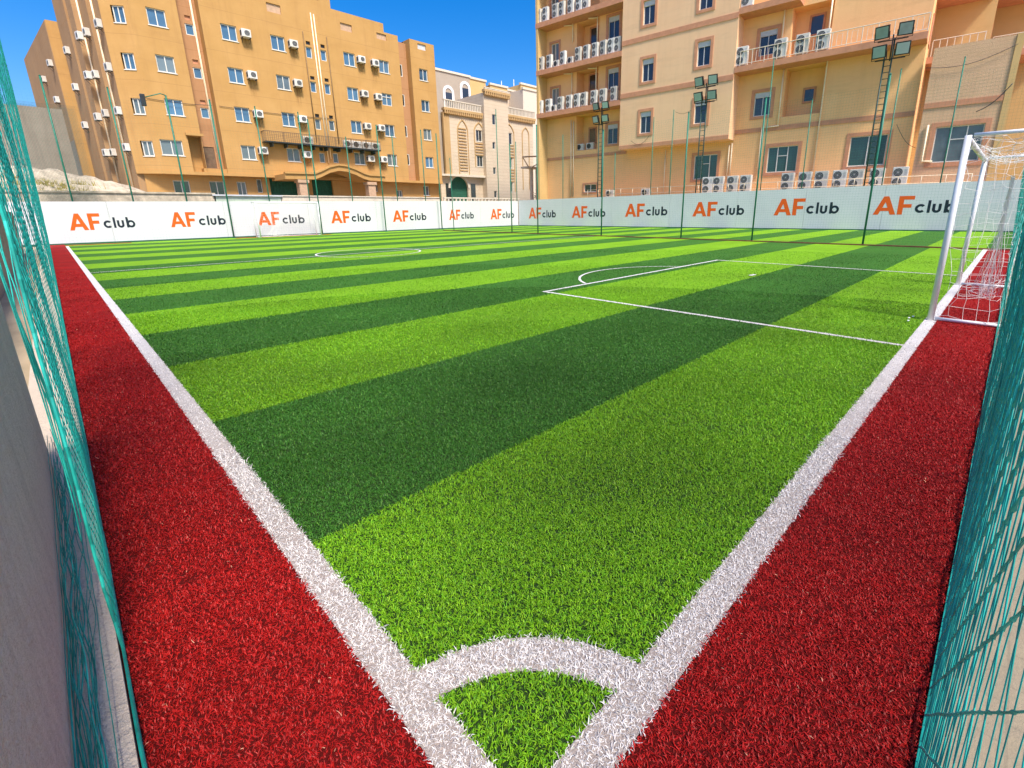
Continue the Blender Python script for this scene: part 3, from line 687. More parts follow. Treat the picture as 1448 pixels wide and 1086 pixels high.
# main body behind, and the alley side, coloured as in shade, with its piers
body = MB(); body.box(X3+.002, X4-.002, 1.61, 22, 0, ZT_M2-.05); body.box(X4, X5-.002, .93, 20, 0, ZT_REC-.05); body.box(X5+.002, X6-.002, 9.002, 20, 0, ZT_R-.05); body.box(X2-.5, X3, 1.16, 22, 0, ZT_L-.7)
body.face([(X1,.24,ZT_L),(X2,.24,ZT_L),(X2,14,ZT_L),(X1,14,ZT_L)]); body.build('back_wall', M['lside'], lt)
SW = Frame(XC, 46+DS, math.atan2(-.995, .103))          # alley side, splayed outwards towards the back
def sxy(u, off): p = np.array(SW.w(-u, off)); return float(p[0]), float(p[1]-46)
segs = [(0, 1.5, 0.0), (1.5, 3.2, .45), (3.2, 5.4, .0), (5.4, 7.0, -.40), (7.0, 9.2, .30), (9.2, 12.6, -.15), (12.6, 15.2, .25)]
sd = MB(); out = []
for a, c, off in segs: out += [sxy(a, off), sxy(c, off)]
poly = out+[(X2-.3, out[-1][1]), (X2-.3, out[0][1]+.3), (XC+.4, out[0][1]+.05)]
n = len(sd.v); k = len(poly); sd.v += [(x, y, -.05) for x, y in poly]+[(x, y, ZT_L) for x, y in poly]
for i in range(k): j = (i+1) % k; sd.f.append((n+i, n+k+i, n+k+j, n+j)); sd.mi.append(0)
sd.f.append(tuple(n+k+i for i in range(k))); sd.mi.append(0)
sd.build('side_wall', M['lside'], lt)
for u, off in ((1.42, -.07), (3.1, .38), (5.3, -.07), (7.1, .2), (9.1, .2)):
    x, y = sxy(u, off); MB().tube([(x, y, 3), (x, y, ZT_L-.8)], .06, 8).build('drainpipe', M['pipe'], lt, True)
zfb = 17.75
p = [(3.26, 62.6-46), (1.75, 79-46), (8, 79-46), (8, 62.6-46)]
bl = MB(); n = 0; bl.v += [(x, y, -.05) for x, y in p]+[(x, y, zfb) for x, y in p]
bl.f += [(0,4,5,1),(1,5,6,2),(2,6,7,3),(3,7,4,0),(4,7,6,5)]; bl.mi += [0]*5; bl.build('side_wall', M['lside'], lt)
lc = MB(); lc.v += [(x-.03, y-.03, -.05) for x, y in p[:2]]+[(x-.03, y-.03, 8.2) for x, y in p[:2]]; lc.f.append((0,2,3,1)); lc.mi.append(0); lc.build('lower_course', M['grey'], lt)
fl = MB(); fl.box(3.3, 4.6, 62.45-46, 62.598-46, 3.0, zfb+.03); fl.build('front_pier', M['lwall'], lt)
# canopy
cd = -2.6
cpt = [(402.5,245.4),(425,246),(445,246.3),(455,242.5),(466,237),(478.6,234.2),(490,235.8),(503,240.5),(514,246),(522.5,248.6),(544.5,249.8)]
cz = [LB.at(a, c, cd) for a, c in cpt]
th = .42; bot = [(x, z-th) for x, z in cz]
can = MB(); can.prism([*bot, *cz[::-1]], cd, .72)
can.prism([(x, z+.003) for x, z in cz]+[(x, z+.14) for x, z in cz[::-1]], cd-.12, cd+.25)
can.build('canopy', M['lwall'], lt)
for a in (428.5, 524.5):
    cx = lx(a, 265, cd+.35); c = MB(); c.box(cx-.35, cx+.35, cd+.1, cd+.8, -.05, 4.0); c.box(cx-.45, cx+.45, cd+.0, cd+.9, 4.003, 4.25); c.build('pillar', M['pink'], lt)
# ACs of the facade, by row and column
acs = [('C', [(347.8,47),(356.8,106),(365.5,161),(372.5,213)], 'second column of windows'), ('D', [(415.2,62),(421.7,117.5),(428.3,168.5),(434.5,218.5)], 'middle column of windows'),
       ('G', [(511.3,84),(515.8,132.5),(520,178.5),(524.9,224.5)], 'column left of the twin units'), ('H', [(530.9,89),(535.4,137),(539.6,181),(543,225.5)], 'rightmost unit column')]
rows = ['top floor', 'fourth floor', 'third floor', 'second floor']
pos_txt = {'C': 'leftmost unit column, right of the', 'D': 'unit column left of the long drainpipes', 'G': 'unit column right of the long drainpipes', 'H': 'rightmost unit column'}
W0 = None
for key, lst, _ in acs:
    for j, (a, c) in enumerate(lst):
        x, z = LB.at(a, c, -.4)
        lab = 'white box air conditioner on the ochre facade, %s, %s' % (rows[j], {'C': 'leftmost unit column', 'D': 'just left of the drainpipes', 'G': 'just right of the drainpipes', 'H': 'rightmost unit column'}[key])
        loc = LB.w(x, 0, z-.28)
        st_ = MB(); h_ = random.uniform(.9, 1.7); st_.face([(x-.22, -.006, z-.3-h_), (x+.22, -.006, z-.3-h_), (x+.26, -.006, z-.28), (x-.26, -.006, z-.28)]); st_.build('water_stain', M['stain'], lt)
        if W0 is None: W0 = ac_window(loc, lab, 'box air conditioners on the ochre facade')
        else: dup(W0, loc, 0, lab)
# side wall units
side = [(1, [(143,20),(157,85),(171,150),(182.6,204)], .0, 'nearest the corner'), (2, [(117,44),(130,104),(144,159),(155,214.5)], .0, 'second line from the corner'), (3, [(106.7,49),(119,105),(133,164),(145,215)], -.40, 'third line from the corner'), (4, [(89.7,70),(102,122),(115.6,176)], -.15, 'fourth line from the corner')]
for q, lst, dx, txt in side:
    for j, (a, c) in enumerate(lst):
        u, z = SW.at(a, c, dx-.35); u = min(u, -.4)
        dup(W0, SW.w(u, dx, z-.29), SW.rz+.15, 'white box air conditioner on the alley side, %s, %s' % (rows[j], txt), 'box air conditioners on the alley side', (.75, .62, .92))
SW2 = Frame(3.26, 62.6, math.atan2(-.9957, .0917))
for j, (a, c) in enumerate([(66,88),(76,140),(57.6,111)]):
    u, z = SW2.at(a, c, -.35); u = min(u, -.5)
    dup(W0, SW2.w(u, 0, z-.29), SW2.rz+.15, 'white box air conditioner on the far stepped block, %s' % ('highest', 'lowest', 'leftmost')[j], 'box air conditioners on the alley side', (.75, .62, .92))
# AC walkway
wd0 = -.95; wx0, wz0 = LB.at(376, 201.5, wd0); wx1, wz1 = LB.at(538.6, 209.8, wd0); wz0 = (wz0+wz1)/2; wtop = (lz(376,184,wd0)+lz(538,200,wd0))/2
wk = thing('walkway', 'brown metal walkway with mesh railing bolted across the ochre facade', 'walkway', LB.w(wx0, 0, wz0))
Lw = wx1-wx0; k = MB(); k.box(0, Lw, wd0, -.02, -.1, 0)
for i in range(9): k.box(Lw*(i+.5)/9-.03, Lw*(i+.5)/9+.03, wd0+.1, -.02, -.4, -.102)
k.build('deck', M['dkmetal'], wk)
k = MB(); hr = wtop-wz0; k.box(0, Lw, wd0, wd0+.04, hr-.05, hr); k.box(0, .04, wd0+.042, -.02, hr-.05, hr)
for i in range(8): k.box(Lw*i/7-.02 if i else 0, Lw*i/7+.02 if i < 7 else Lw, wd0+.002, wd0+.038, .002, hr-.052)
k.build('rail', M['brownmetal'], wk)
k = MB(); nb = int(Lw/.16)
for i in range(nb): k.box(Lw*(i+.5)/nb-.012, Lw*(i+.5)/nb+.012, wd0+.012, wd0+.03, .004, hr-.054)
for j in range(5): k.box(.05, Lw-.05, wd0+.0305, wd0+.034, hr*(j+1)/6-.01, hr*(j+1)/6+.01)
for i in range(5): k.box(.01, .03, wd0+.05+i*.18, wd0+.07+i*.18, .004, hr-.054)
k.build('mesh_infill', M['brownmetal'], wk)
Wk = None
for j, a in enumerate((435.4, 491.6, 503.5, 517.4, 530.3)):
    x = lx(a, 200, -.5); loc = LB.w(x, -.5, wz0+.002); lab = 'white outdoor unit standing on the brown walkway, %s from the left' % ORD[j]
    if Wk is None: Wk = ac_single(loc, 0, lab, 'outdoor units on the walkway')
    else: dup(Wk, loc, 0, lab)

# ------------------------------------------------------------------ right building (tan) in the frame of its hoarding
RB = Frame(38.3, .8, RZ)
rt_ = thing('apartment_building', 'tan apartment block with terracotta bands and balconies crowded with outdoor units', 'building', RB.w(0, 0), RZ)
DF, DW = 2.5, 3.9
def rx(a, c, d=DF): return RB.at(a, c, d)[0]
def rz_(a, c, d=DF): return RB.at(a, c, d)[1]
XA = rx(759, 150); XB = rx(878.5, 100); XCc = (rx(1035, 160)+rx(1043, 20))/2; XE = rx(1313, 40)
ZSOF = (rz_(880, 213)+rz_(1030, 194))/2
ZTOP = 24.5
sl = [(rz_(820, 155.5)+rz_(765, 169))/2, (rz_(820, 92)+rz_(765, 107))/2, (rz_(800, 26)+rz_(765, 40))/2]      # balcony slab undersides S1
stp = sl[1]-sl[0]; sl.append(sl[2]+stp)
def rwin(lst, d, w, h, style, gm, wm):
    for a, c in lst:
        x, z = RB.at(a, c, d); yield (x, z, w, h, style, gm, wm)
# projecting block
s2 = [*rwin([(918,17),(916,99),(912.5,173)], DF, 1.05, 1.75, 'shutter', 'glassd', .22), *rwin([(999,-6),(995,75.5),(990.5,158)], DF, 1.05, 1.75, 'shutter', 'glassd', .22)]
p2 = MB(); p2.wall(XB, XCc, ZSOF, ZTOP, DF, [hole(*w[:4]) for w in s2]); p2.face([(XCc,DF,ZSOF),(XCc,DW+.2,ZSOF),(XCc,DW+.2,ZTOP),(XCc,DF,ZTOP)]); p2.face([(XB,DF,ZSOF),(XB,DF,ZTOP),(XB,DW+.2,ZTOP),(XB,DW+.2,ZSOF)]); p2.face([(XB,DF,ZSOF),(XB,DW+.2,ZSOF),(XCc,DW+.2,ZSOF),(XCc,DF,ZSOF)])
p2.build('wall', M['rwall'], rt_)
for w in s2: window(rt_, DF, *w[:4], w[4], w[5], .2, w[6])
bd = MB()
zb2 = (rz_(881, 139)+rz_(1036, 106))/2; zb1 = ZSOF+.02; zb3 = (rz_(881, 68)+rz_(1041, 15))/2
for z in (zb2, zb3): MB().box(XB+.001, XCc-.001, DF-.05, DF-.003, z-.19, z+.19).build('band', M['terra'], rt_)
bd.box(XB, XCc, DF-.05, DF-.003, ZSOF-.02, ZSOF+.30); bd.build('band', M['terra'], rt_)
# left balcony bay: recessed wall, niche, slabs
n0, n1 = rx(815.5, 90, DW), rx(838.5+8, 80, DW)
s1 = [*rwin([(785,74),(785.6,137)], DW, .95, 1.6, 'slide', 'glassg', .2), *rwin([(868,38),(867,111),(866,189.5)], DW, 1.15, 1.75, 'shutter', 'glassd', .22), *rwin([(834.5,266)], DW, 1.5, .75, 'slide', 'glasst', .15)]
s1 += [(s1[0][0], s1[0][1]+stp, *s1[0][2:])]
nh = [(n0, n1, sl[i]-stp+.45 if i else rz_(828, 212, DW), sl[i]-.02) for i in range(4)]
p1 = MB(); p1.wall(XA+.25, XB+.01, -.05, ZTOP, DW, [hole(*w[:4]) for w in s1]+nh, 1.3); p1.build('recessed_wall', M['rrec'], rt_)
for w in s1: window(rt_, DW, *w[:4], w[4], w[5], .2, w[6])
nb_ = MB()
for a, c, d, e in nh: nb_.face([(a,DW+1.3,d),(c,DW+1.3,d),(c,DW+1.3,e),(a,DW+1.3,e)])
nb_.build('niche_wall', M['rrec'], rt_)
for i, (a, c) in enumerate([(838,191),(838.5,116),(840.5,50)]):
    x, z = RB.at(a, c, DW+1.25); f = MB(); f.ring(x-.5, x+.5, z-.8, z+.75, .14, DW+1.22, DW+1.297); fo = f.build('window', M['terra'], rt_)
    MB().box(x-.355, x+.355, DW+1.25, DW+1.296, z-.655, z+.605).build('pane', M['glassd'], fo)
es = MB(); es.box(XA, XA+.248, DF+.002, DW+1.6, 0, ZTOP); es.build('end_pier', M['yellow'], rt_)
for i, z in enumerate(sl):
    s = MB(); s.box(XA-.03, XB-.004, DF-.02, DW-.004, z, z+.42); s.build('balcony_slab', M['terra'], rt_)
# right recessed bay
zs3 = (rz_(1100, 100)+rz_(1250, 56))/2-.0; zs3b = zs3+stp
q0, q1 = rx(1117, 60, DW), rx(1176, 40, DW)
s3 = [*rwin([(1086,60),(1078,147)], DW, 1.25, 1.7, 'shutter', 'glassd', .22), *rwin([(1105.4,225)], DW, 2.15, 1.9, 'three', 'glasst', .24), *rwin([(1226,213)], DW, 2.2, 2.0, 'slide', 'glasst', .24), *rwin([(997,236)], DW, 2.0, 1.95, 'three', 'glasst', .22)]
nq = [(q0, q1, rz_(1145, 161, DW), zs3-.02), (q0, q1, zs3+.45, zs3b-.02)]
p3 = MB(); p3.wall(XB, XE, -.05, ZTOP, DW, [hole(*w[:4]) for w in s3]+nq, 1.2); p3.face([(XE,DW,-.05),(XE,14,-.05),(XE,14,ZTOP),(XE,DW,ZTOP)]); p3.build('recessed_wall', M['rrec'], rt_)
for w in s3: window(rt_, DW, *w[:4], w[4], w[5], .2, w[6])
qb = MB()
for a, c, d, e in nq: qb.face([(a,DW+1.2,d),(c,DW+1.2,d),(c,DW+1.2,e),(a,DW+1.2,e)])
qb.build('niche_wall', M['rrec'], rt_)
for a, c, w, h in ((1155.4,35,.75,1.15),(1144,134.5,.6,.8)):
    x, z = RB.at(a, c, DW+1.15); f = MB(); f.ring(x-w/2-.14, x+w/2+.14, z-h/2-.14, z+h/2+.14, .138, DW+1.12, DW+1.197); fo = f.build('window', M['terra'], rt_)
    MB().box(x-w/2+.004, x+w/2-.004, DW+1.15, DW+1.196, z-h/2+.004, z+h/2-.004).build('pane', M['glassd'], fo)
for z in (zs3, zs3b):
    x1 = XE+.02 if z == zs3 else rx(1105, 0)+1.2
    s = MB(); s.box(XCc+.004, x1, DF-.02, DW-.004, z, z+.40); s.build('balcony_slab', M['terra'], rt_)
zb0 = (rz_(1060, 188, DW)+rz_(1210, 166, DW))/2
b = MB(); b.box(XCc+.004, XE, DW-.05, DW-.003, zb0-.16, zb0+.16); b.build('band', M['terra'], rt_); MB().box(XA+.25, XB-.004, DW-.05, DW-.003, rz_(815,222,DW)-.14, rz_(815,222,DW)+.14).build('band', M['terra'], rt_)
# balcony railing of the right bay (cream bars)
rl = MB(); ry = DF+.08; zr0, zr1 = zs3+.42, zs3+1.42; xr0, xr1 = XCc+.35, XE-.03
rl.tube([(xr0,ry,zr1),(xr1,ry,zr1)], .03, 6); rl.tube([(xr0,ry,zr0+.12),(xr1,ry,zr0+.12)], .025, 6); rl.tube([(xr1,ry,zr1),(xr1,DW,zr1)], .03, 6)
nn = int((xr1-xr0)/.85)
for i in range(nn+1):
    x = xr0+(xr1-xr0)*i/nn; rl.tube([(x,ry,zs3+.4),(x,ry,zr1)], .028, 6)
    if i < nn:
        xm = x+(xr1-xr0)/nn/2; rl.tube([(xm-.16,ry,zr0+.12),(xm-.16,ry,zr1-.15),(xm+.16,ry,zr1-.15),(xm+.16,ry,zr0+.12)], .018, 5)
rl.build('railing', M['pale'], rt_)
# drainpipes
for a, c, c2, d in ((811,18,60,DW),(809.5,100,140,DW),(846,15,62,DW),(844,90,137,DW),(808.5,170,278,DW),(812,172,278,DW),(942,212,272,DW),(1112,2,65,DW),(1109,98,178,DW),(1178,0,60,DW),(1078,182,248,DW),(1032,205,250,DW),(1036,203,250,DW)):
    x0, z0 = RB.at(a, c, d); z1 = rz_(a, c2, d); pipe([(x0, d-.1, z0), (x0, d-.1, max(z1, .3))], .055, rt_)
x0, z0 = RB.at(1171, 84, DW); pipe([(x0+.9, DW-.3, z0+.35), (x0, DW-.1, z0), (x0, DW-.1, 2.8)], .06, rt_)
x0, z0 = RB.at(1102, 178, DW); x1, z1 = RB.at(1077, 181, DW); pipe([(x0, DW-.12, z0), (x1, DW-.12, z1-.02)], .05, rt_)
for i, z in enumerate(sl[1:3]):
    for a in (811, 846): x = rx(a, 60, DW); pipe([(x, DW-.1, z-.12), (x-.9, DW-.35, z-.05)], .055, rt_)
bk = MB(); bk.box(XA+.25, XE-.004, DW+1.7, 16, 0, ZTOP-.01); bk.build('back_wall', M['rrec'], rt_)
# end wing to the right: lit flank with stacked balconies
wg = MB(); wg.box(XE+.004, XE+3.2, 9.0, 20, 0, ZTOP); wg.box(XE+3.204, XE+9, 13.5, 24, 0, ZTOP); wg.build('end_wing', M['yellow'], rt_)
zq = sl[0]
for i in range(4):
    z = zs3+stp*i-.6
    s = MB(); s.box(XE+.006, XE+3.0, 6.6, 8.996, z, z+.4); s.box(XE+3.206, XE+6.6, 10.6, 13.49, z+.5, z+.9); s.build('balcony_slab', M['terra'], rt_)
    r_ = MB()
    r2_ = MB()
    for k in range(8):
        r_.tube([(XE+.2+.38*k, 6.7, z+.4), (XE+.2+.38*k, 6.7, z+1.4)], .025, 5); r2_.tube([(XE+3.4+.42*k, 10.7, z+.9), (XE+3.4+.42*k, 10.7, z+1.9)], .025, 5)
    r_.tube([(XE+.2, 6.7, z+1.4), (XE+2.9, 6.7, z+1.4)], .03, 6); r2_.tube([(XE+3.4, 10.7, z+1.9), (XE+6.4, 10.7, z+1.9)], .03, 6); r_.build('railing', M['pale'], rt_); r2_.build('railing', M['pale'], rt_)
for i in range(3):
    z = zs3+stp*i+1.2; f = MB(); f.box(XE+3.202, XE+3.25, 10.0, 11.3, z-.8, z+.8); f.box(XE+.003, XE+.05, DW+1.4, DW+2.6, z-.9, z+.9); f.build('shutter', M['terra'], rt_)
# rough annex wall with its window and bright end
DA = 3.2; xa0, xa1 = rx(1303, 170, DA), rx(1428, 100, DA); za = (rz_(1316, 71, DA)+rz_(1430, 48, DA))/2
an = thing('annex', 'lower rough tan annex with a large framed window, right of the balcony block', 'building', RB.w(0, 0), RZ)
wa = [(*RB.at(1353, 203, DA), 2.35, 2.15)]
w_ = MB(); w_.wall(xa0, xa1, -.05, za, DA, [hole(*wa[0])]); w_.face([(xa0,DA,-.05),(xa0,DA,za),(xa0,DW-.004,za),(xa0,DW-.004,-.05)]); w_.face([(xa0,DA,za),(xa1,DA,za),(xa1,DA+.8,za),(xa0,DA+.8,za)]); w_.build('wall', M['annex'], an)
e_ = MB(); e_.box(xa1+.004, xa1+.32, DA-.06, DA+.8, -.05, za+.02); e_.build('end_wall', M['yellow'], an)
bx = MB(); zz = (rz_(1303, 151, DA)+rz_(1425, 137.5, DA))/2; bx.box(xa0, xa1-.02, DA-.05, DA-.003, zz-.16, zz+.16); bx.build('band', M['terra'], an)
window(an, DA, *wa[0], 'three', 'glassg', .2, .26)
pt = MB(); x0, z0 = RB.at(1303, 178, DA); pt.tube([(x0+.35, DA-.1, z0), (x0+.35, DA-.1, z0-2.2), (x0+.9, DA-.1, z0-2.25)], .06, 8); pt.build('drainpipe', M['pipe'], an, True)
# service ledge behind the hoarding with units and pipe rails
ZLE = 2.62
lg = MB(); lg.box(-30, xa0+8, 1.2, DW-.15, -.03, ZLE); o = lg.build('service_ledge', M['annex'], None, loc=RB.w(0, 0), rz=RZ); tag(o, 'rough tan service ledge behind the white hoarding carrying outdoor units', 'ledge')
rr_ = MB()
for z in (ZLE+.28, ZLE+.72): rr_.tube([(-29, 1.35, z), (xa0+3, 1.35, z)], .022, 6)
for i in range(24): x = -29+(xa0+32)*i/23; rr_.tube([(x, 1.35, ZLE), (x, 1.35, ZLE+.74)], .022, 6)
o = rr_.build('pipe_rail', M['pipe'], None, True, RB.w(0, 0), RZ); tag(o, 'thin beige pipe rail running along the service ledge above the hoarding', 'railing')
T0 = None; gname = 'twin fan outdoor units on the service ledge'
for j, a in enumerate((1001.5,1016.7,1036.7,1055.5,1115,1139.5,1162.7,1188.8,1212.7,1242,1275)):
    c = 255-(a-1001)*.073; x = rx(a, c, 2.0); lab = 'white twin fan outdoor unit on the ledge above the hoarding, %s from the left' % ORD[j]; loc = RB.w(x, 2.0, ZLE+.002)
    if T0 is None: T0 = ac_twin(loc, RZ, lab, gname)
    else: dup(T0, loc, RZ+random.uniform(-.08, .08), lab)
for j, (a, c) in enumerate(((863, 268), (913.5, 270))): dup(Wk, RB.w(rx(a, c, 2.0), 2.0, ZLE+.002), RZ, 'small white outdoor unit on the ledge, %s' % ('beside the leftmost ladder mast', 'under the plain projecting block')[j], 'small units on the ledge')
bal = [(sl[2]+.42, 'top', [763,772.6,787,796,808.5,820,830], ()), (sl[1]+.42, 'middle', [766,778,788,797.5,808,819,830.6,842.8,854.4,865.5,874.5], (2, 4)), (sl[0]+.42, 'lowest', [764.6,777,784.5,794,806,817,827,841,853.6,869], (2,))]
yr = {'top': 15, 'middle': 72, 'lowest': 145}
for z, nm, lst, small in bal:
    for j, a in enumerate(lst):
        x = rx(a, yr[nm], DF+.4); lab = 'outdoor unit on the %s balcony of the left bay, %s from the left' % (nm, ORD[j])
        if nm == 'top' and j > 6: continue
        dup(Wk if j in small else T0, RB.w(x, DF+.32, z+.002), RZ+random.uniform(-.22, -.02), lab, 'outdoor units crowding the left balconies', (.80, .9, .92))
for j, (a, c) in enumerate(((821, 207), (835, 205))): x, z = RB.at(a, c, DW+.4); dup(Wk, RB.w(x, DW+.4, rz_(828, 212, DW)+.004), RZ, 'small white outdoor unit inside the lower niche, %s of the pair' % ('left', 'right')[j], 'units in the lower niche')
for j, a in enumerate((1051, 1104, 1134.4, 1162.7)): x = rx(a, 70, DF+.4); dup(T0, RB.w(x, DF+.3, zs3+.402), RZ+random.uniform(-.06, .06), 'twin fan outdoor unit behind the cream railing of the right balcony, %s from the left' % ORD[j], 'units on the right balcony')
dup(T0, RB.w(rx(1058, 2, DF+.4), DF+.3, zs3b+.402), RZ, 'twin fan outdoor unit at the top edge, on the upper right balcony', 'units on the right balcony')

# ------------------------------------------------------------------ cream arched building in the middle and those behind it
CB = Frame(0, 53.0, 0.0)
ct = thing('arched_building', 'cream stone building with pointed arch panels and balustraded roofs, between the two blocks', 'building', CB.w(0, 0))
def cx_(a, c, d=0.0): return CB.at(a, c, d)[0]
def cz_(a, c, d=0.0): return CB.at(a, c, d)[1]
k0, k1, k2, k3 = cx_(638, 220), cx_(683, 220), cx_(714, 150), cx_(754, 220)
zw = (cz_(640, 160)+cz_(680, 164))/2; zt = cz_(700, 136); zw2 = (cz_(716, 166)+cz_(752, 172))/2; zg = cz_(650, 247)
wins = [(cx_(677.5,192), cz_(677.5,192), 1.0, 1.4), (cx_(679,228), cz_(679,228), 1.0, 1.4)]
tw = [(cx_(694.5,170), cz_(694.5,170), .6, 1.3), (cx_(694.5,206.5), cz_(694.5,206.5), .5, .9), (cx_(695.5,242), cz_(695.5,242), .5, .9), (cx_(697,275), cz_(697,275), .5, .9)]
w2 = [(cx_(720,196), cz_(720,196), 1.1, 1.5), (cx_(720.5,230.5), cz_(720.5,230.5), 1.0, 1.35), (cx_(721.5,264.5), cz_(721.5,264.5), 1.0, 1.35)]
m = MB(); m.wall(k0, k1, zg, zw, 0, [hole(*w) for w in wins]); m.box(k0-.5, k1, 1.2, 12, -.05, zw-.2); m.build('wing_wall', M['cream'], ct)
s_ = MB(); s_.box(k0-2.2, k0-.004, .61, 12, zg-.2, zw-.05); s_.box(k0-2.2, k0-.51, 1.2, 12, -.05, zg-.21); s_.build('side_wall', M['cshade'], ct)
pcn = MB(); pcn.box(k0-.9, k0-.004, -.05, .29, zg-.3, zw-.1); pcn.build('corner_pier', M['cstone'], ct)
m = MB(); m.wall(k1+.003, k2, -.05, zt, -.6, [hole(*w) for w in tw]); m.face([(k1+.003,-.6,-.05),(k1+.003,-.6,zt),(k1+.003,6,zt),(k1+.003,6,-.05)]); m.face([(k2,-.6,-.05),(k2,4,-.05),(k2,4,zt),(k2,-.6,zt)]); m.box(k1+.01, k2-.01, .0, 6, 0, zt-.01); m.build('tower_wall', M['cream'], ct)
m = MB(); m.wall(k2+.003, k3, -.05, zw2, 0, [hole(*w) for w in w2]); m.box(k2+.01, k3, .3, 12, 0, zw2-.1); m.face([(k3,0,-.05),(k3,.29,-.05),(k3,.29,zw2),(k3,0,zw2)]); m.build('wing_wall', M['cream'], ct)
for w in wins+w2: window(ct, 0, *w, 'slide', 'glassd')
for w in tw: window(ct, -.6, *w, 'plain', 'glassd')
cn = MB()
for a, b_, z, d in ((k0-.9, k1, zw, -.35), (k1-.1, k2+.2, zt, -1.0), (k2+.2, k3+.3, zw2, -.35)):
    cn.box(a, b_, d, d+.6, z+.1, z+.38); cn.box(a+.1, b_-.1, d+.12, d+.5, z-.30, z+.098)
    nn = int((b_-a)/.32)
    for i in range(nn): x = a+(b_-a)*(i+.5)/nn; cn.box(x-.08, x+.08, d+.0, d+.118, z-.26, z+.096)
cn.build('cornice', M['cstone'], ct)
bl_ = MB()
for a, b_, z, d in ((k0-.9, k1-.15, zw+.38, -.3), (k2+.25, k3+.3, zw2+.38, -.3), (k1-.05, k2+.1, zt+.38, -.95)):
    h = .95 if z < zt else .25
    bl_.box(a, b_, d, d+.2, z+h-.12, z+h); bl_.box(a, b_, d, d+.2, z, z+.08)
    nn = int((b_-a)/.26)
    for i in range(nn): x = a+(b_-a)*(i+.5)/nn; bl_.box(x-.06, x+.06, d+.04, d+.16, z+.082, z+h-.122)
bl_.build('balustrade', M['pale'], ct)
def parch(mb, xl, xr, z0, zsp, ztip, t, y0, y1):
    xm = (xl+xr)/2; n = 10
    o_ = [(xl, z0)]+[(xl+(xm-xl)*(1-math.cos(i/n*.7))/(1-math.cos(.7)), zsp+(ztip-zsp)*math.sin(i/n*.7)/math.sin(.7)) for i in range(n+1)]
    full = o_+[(2*xm-x, z) for x, z in o_[::-1][1:]]
    cx, cz = xm, (zsp+z0)/2
    inn = [(xm+(x-xm)*(1-2*t/(xr-xl)), z-(t*1.2 if z > zsp else 0)) for x, z in full]
    for i in range(len(full)-1):
        q = [full[i], full[i+1], inn[i+1], inn[i]]; mb.prism(q[::-1], y0, y1)
ar = MB()
for a, b_, sp, tip, z0 in ((647,662,185,169,260-14),(670.5,684.5,186,173,236),(713.5,727,189,175,271),(738,748,190,180,268)):
    parch(ar, cx_(a,200), cx_(b_,200), cz_((a+b_)/2,z0), cz_((a+b_)/2,sp), cz_((a+b_)/2,tip), .10, -.09, -.004)
ar.build('pointed_arch', M['cstone'], ct)
lv = MB()
for a, b_, y0, y1 in ((649,660,180,243),(671.5,683.5,201,221),(715,726,203,224),(715,726,238,258)):
    x0, x1 = cx_(a,210), cx_(b_,210); zz0, zz1 = cz_((a+b_)/2,y1), cz_((a+b_)/2,y0); nn = max(3, int((zz1-zz0)/.34))
    for i in range(nn): z = zz0+(zz1-zz0)*(i+.5)/nn; lv.box(x0, x1, -.10, -.005, z-.06, z+.06)
lv.build('stone_louvres', M['cstone'], ct)
# ground arcade with the round arch
ag = MB(); cxm = cx_(652,270); r0 = 1.45; zsp = cz_(652,266); n = 20
gx0, gx1 = k0-1.6, k1
ring = [(cxm+r0*math.cos(math.pi*i/n), zsp+r0*math.sin(math.pi*i/n)) for i in range(n+1)]
ag.prism([(gx0,zg),(gx0,-.05),(cxm-r0,-.05)]+ring[::-1]+[(cxm+r0,-.05),(gx1,-.05),(gx1,zg)], .35, .6); ag.build('arcade_wall', M['cream'], ct)
parr = MB()
for i in range(n):
    a, c = math.pi*i/n, math.pi*(i+1)/n
    parr.prism([(cxm+r0*math.cos(a), zsp+r0*math.sin(a)), (cxm+(r0+.3)*math.cos(a), zsp+(r0+.3)*math.sin(a)), (cxm+(r0+.3)*math.cos(c), zsp+(r0+.3)*math.sin(c)), (cxm+r0*math.cos(c), zsp+r0*math.sin(c))], .27, .347)
parr.build('round_arch', M['pale'], ct)
MB().box(cxm-r0-.2, cxm+r0+.2, .8, .9, -.05, zsp+r0+.2).build('arch_door', M['gcurb'], ct)
for a in (634.5, 669.5): x, z = CB.at(a, 272, .3); MB().box(x-.38, x+.38, .29, .346, z-1.4, z+1.1).build('window', M['glassd'], ct)
ldg = MB(); ldg.box(gx0-.2, k1+.002, -.35, .345, zg-.25, zg-.003); ldg.build('ledge', M['pale'], ct)
# buildings behind
B2 = Frame(0, 66.0, 0.0)
def house(label, x0, x1, d0, d1, z, mat, extra=()):
    t = thing('rooftop_building', label, 'building', B2.w(x0, d0)); w = x1-x0; hs = [h for h in extra]
    mb = MB(); mb.wall(0, w, -.05, z, 0, hs); mb.box(.004, w-.004, .25, d1-d0, -.05, z-.01); mb.face([(0,0,0),(0,0,z),(0,d1-d0,z),(0,d1-d0,0)]); mb.face([(w,0,0),(w,d1-d0,0),(w,d1-d0,z),(w,0,z)]); mb.build('wall', mat, t)
    c = MB(); c.box(-.12, w+.12, -.15, .3, z, z+.3); c.build('parapet', M['pale'], t)
    for a, b_, c_, d in hs: p = MB(); p.box(a+.004, b_-.004, .1, .14, c_+.004, d-.004); p.build('window', M['glassd'], t)
    return t
def B2x(a, c): return B2.at(a, c)
x0, z0 = B2x(622, 122); x1, z1 = B2x(664, 110)
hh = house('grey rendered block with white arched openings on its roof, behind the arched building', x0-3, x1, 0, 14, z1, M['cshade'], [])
aw = MB()
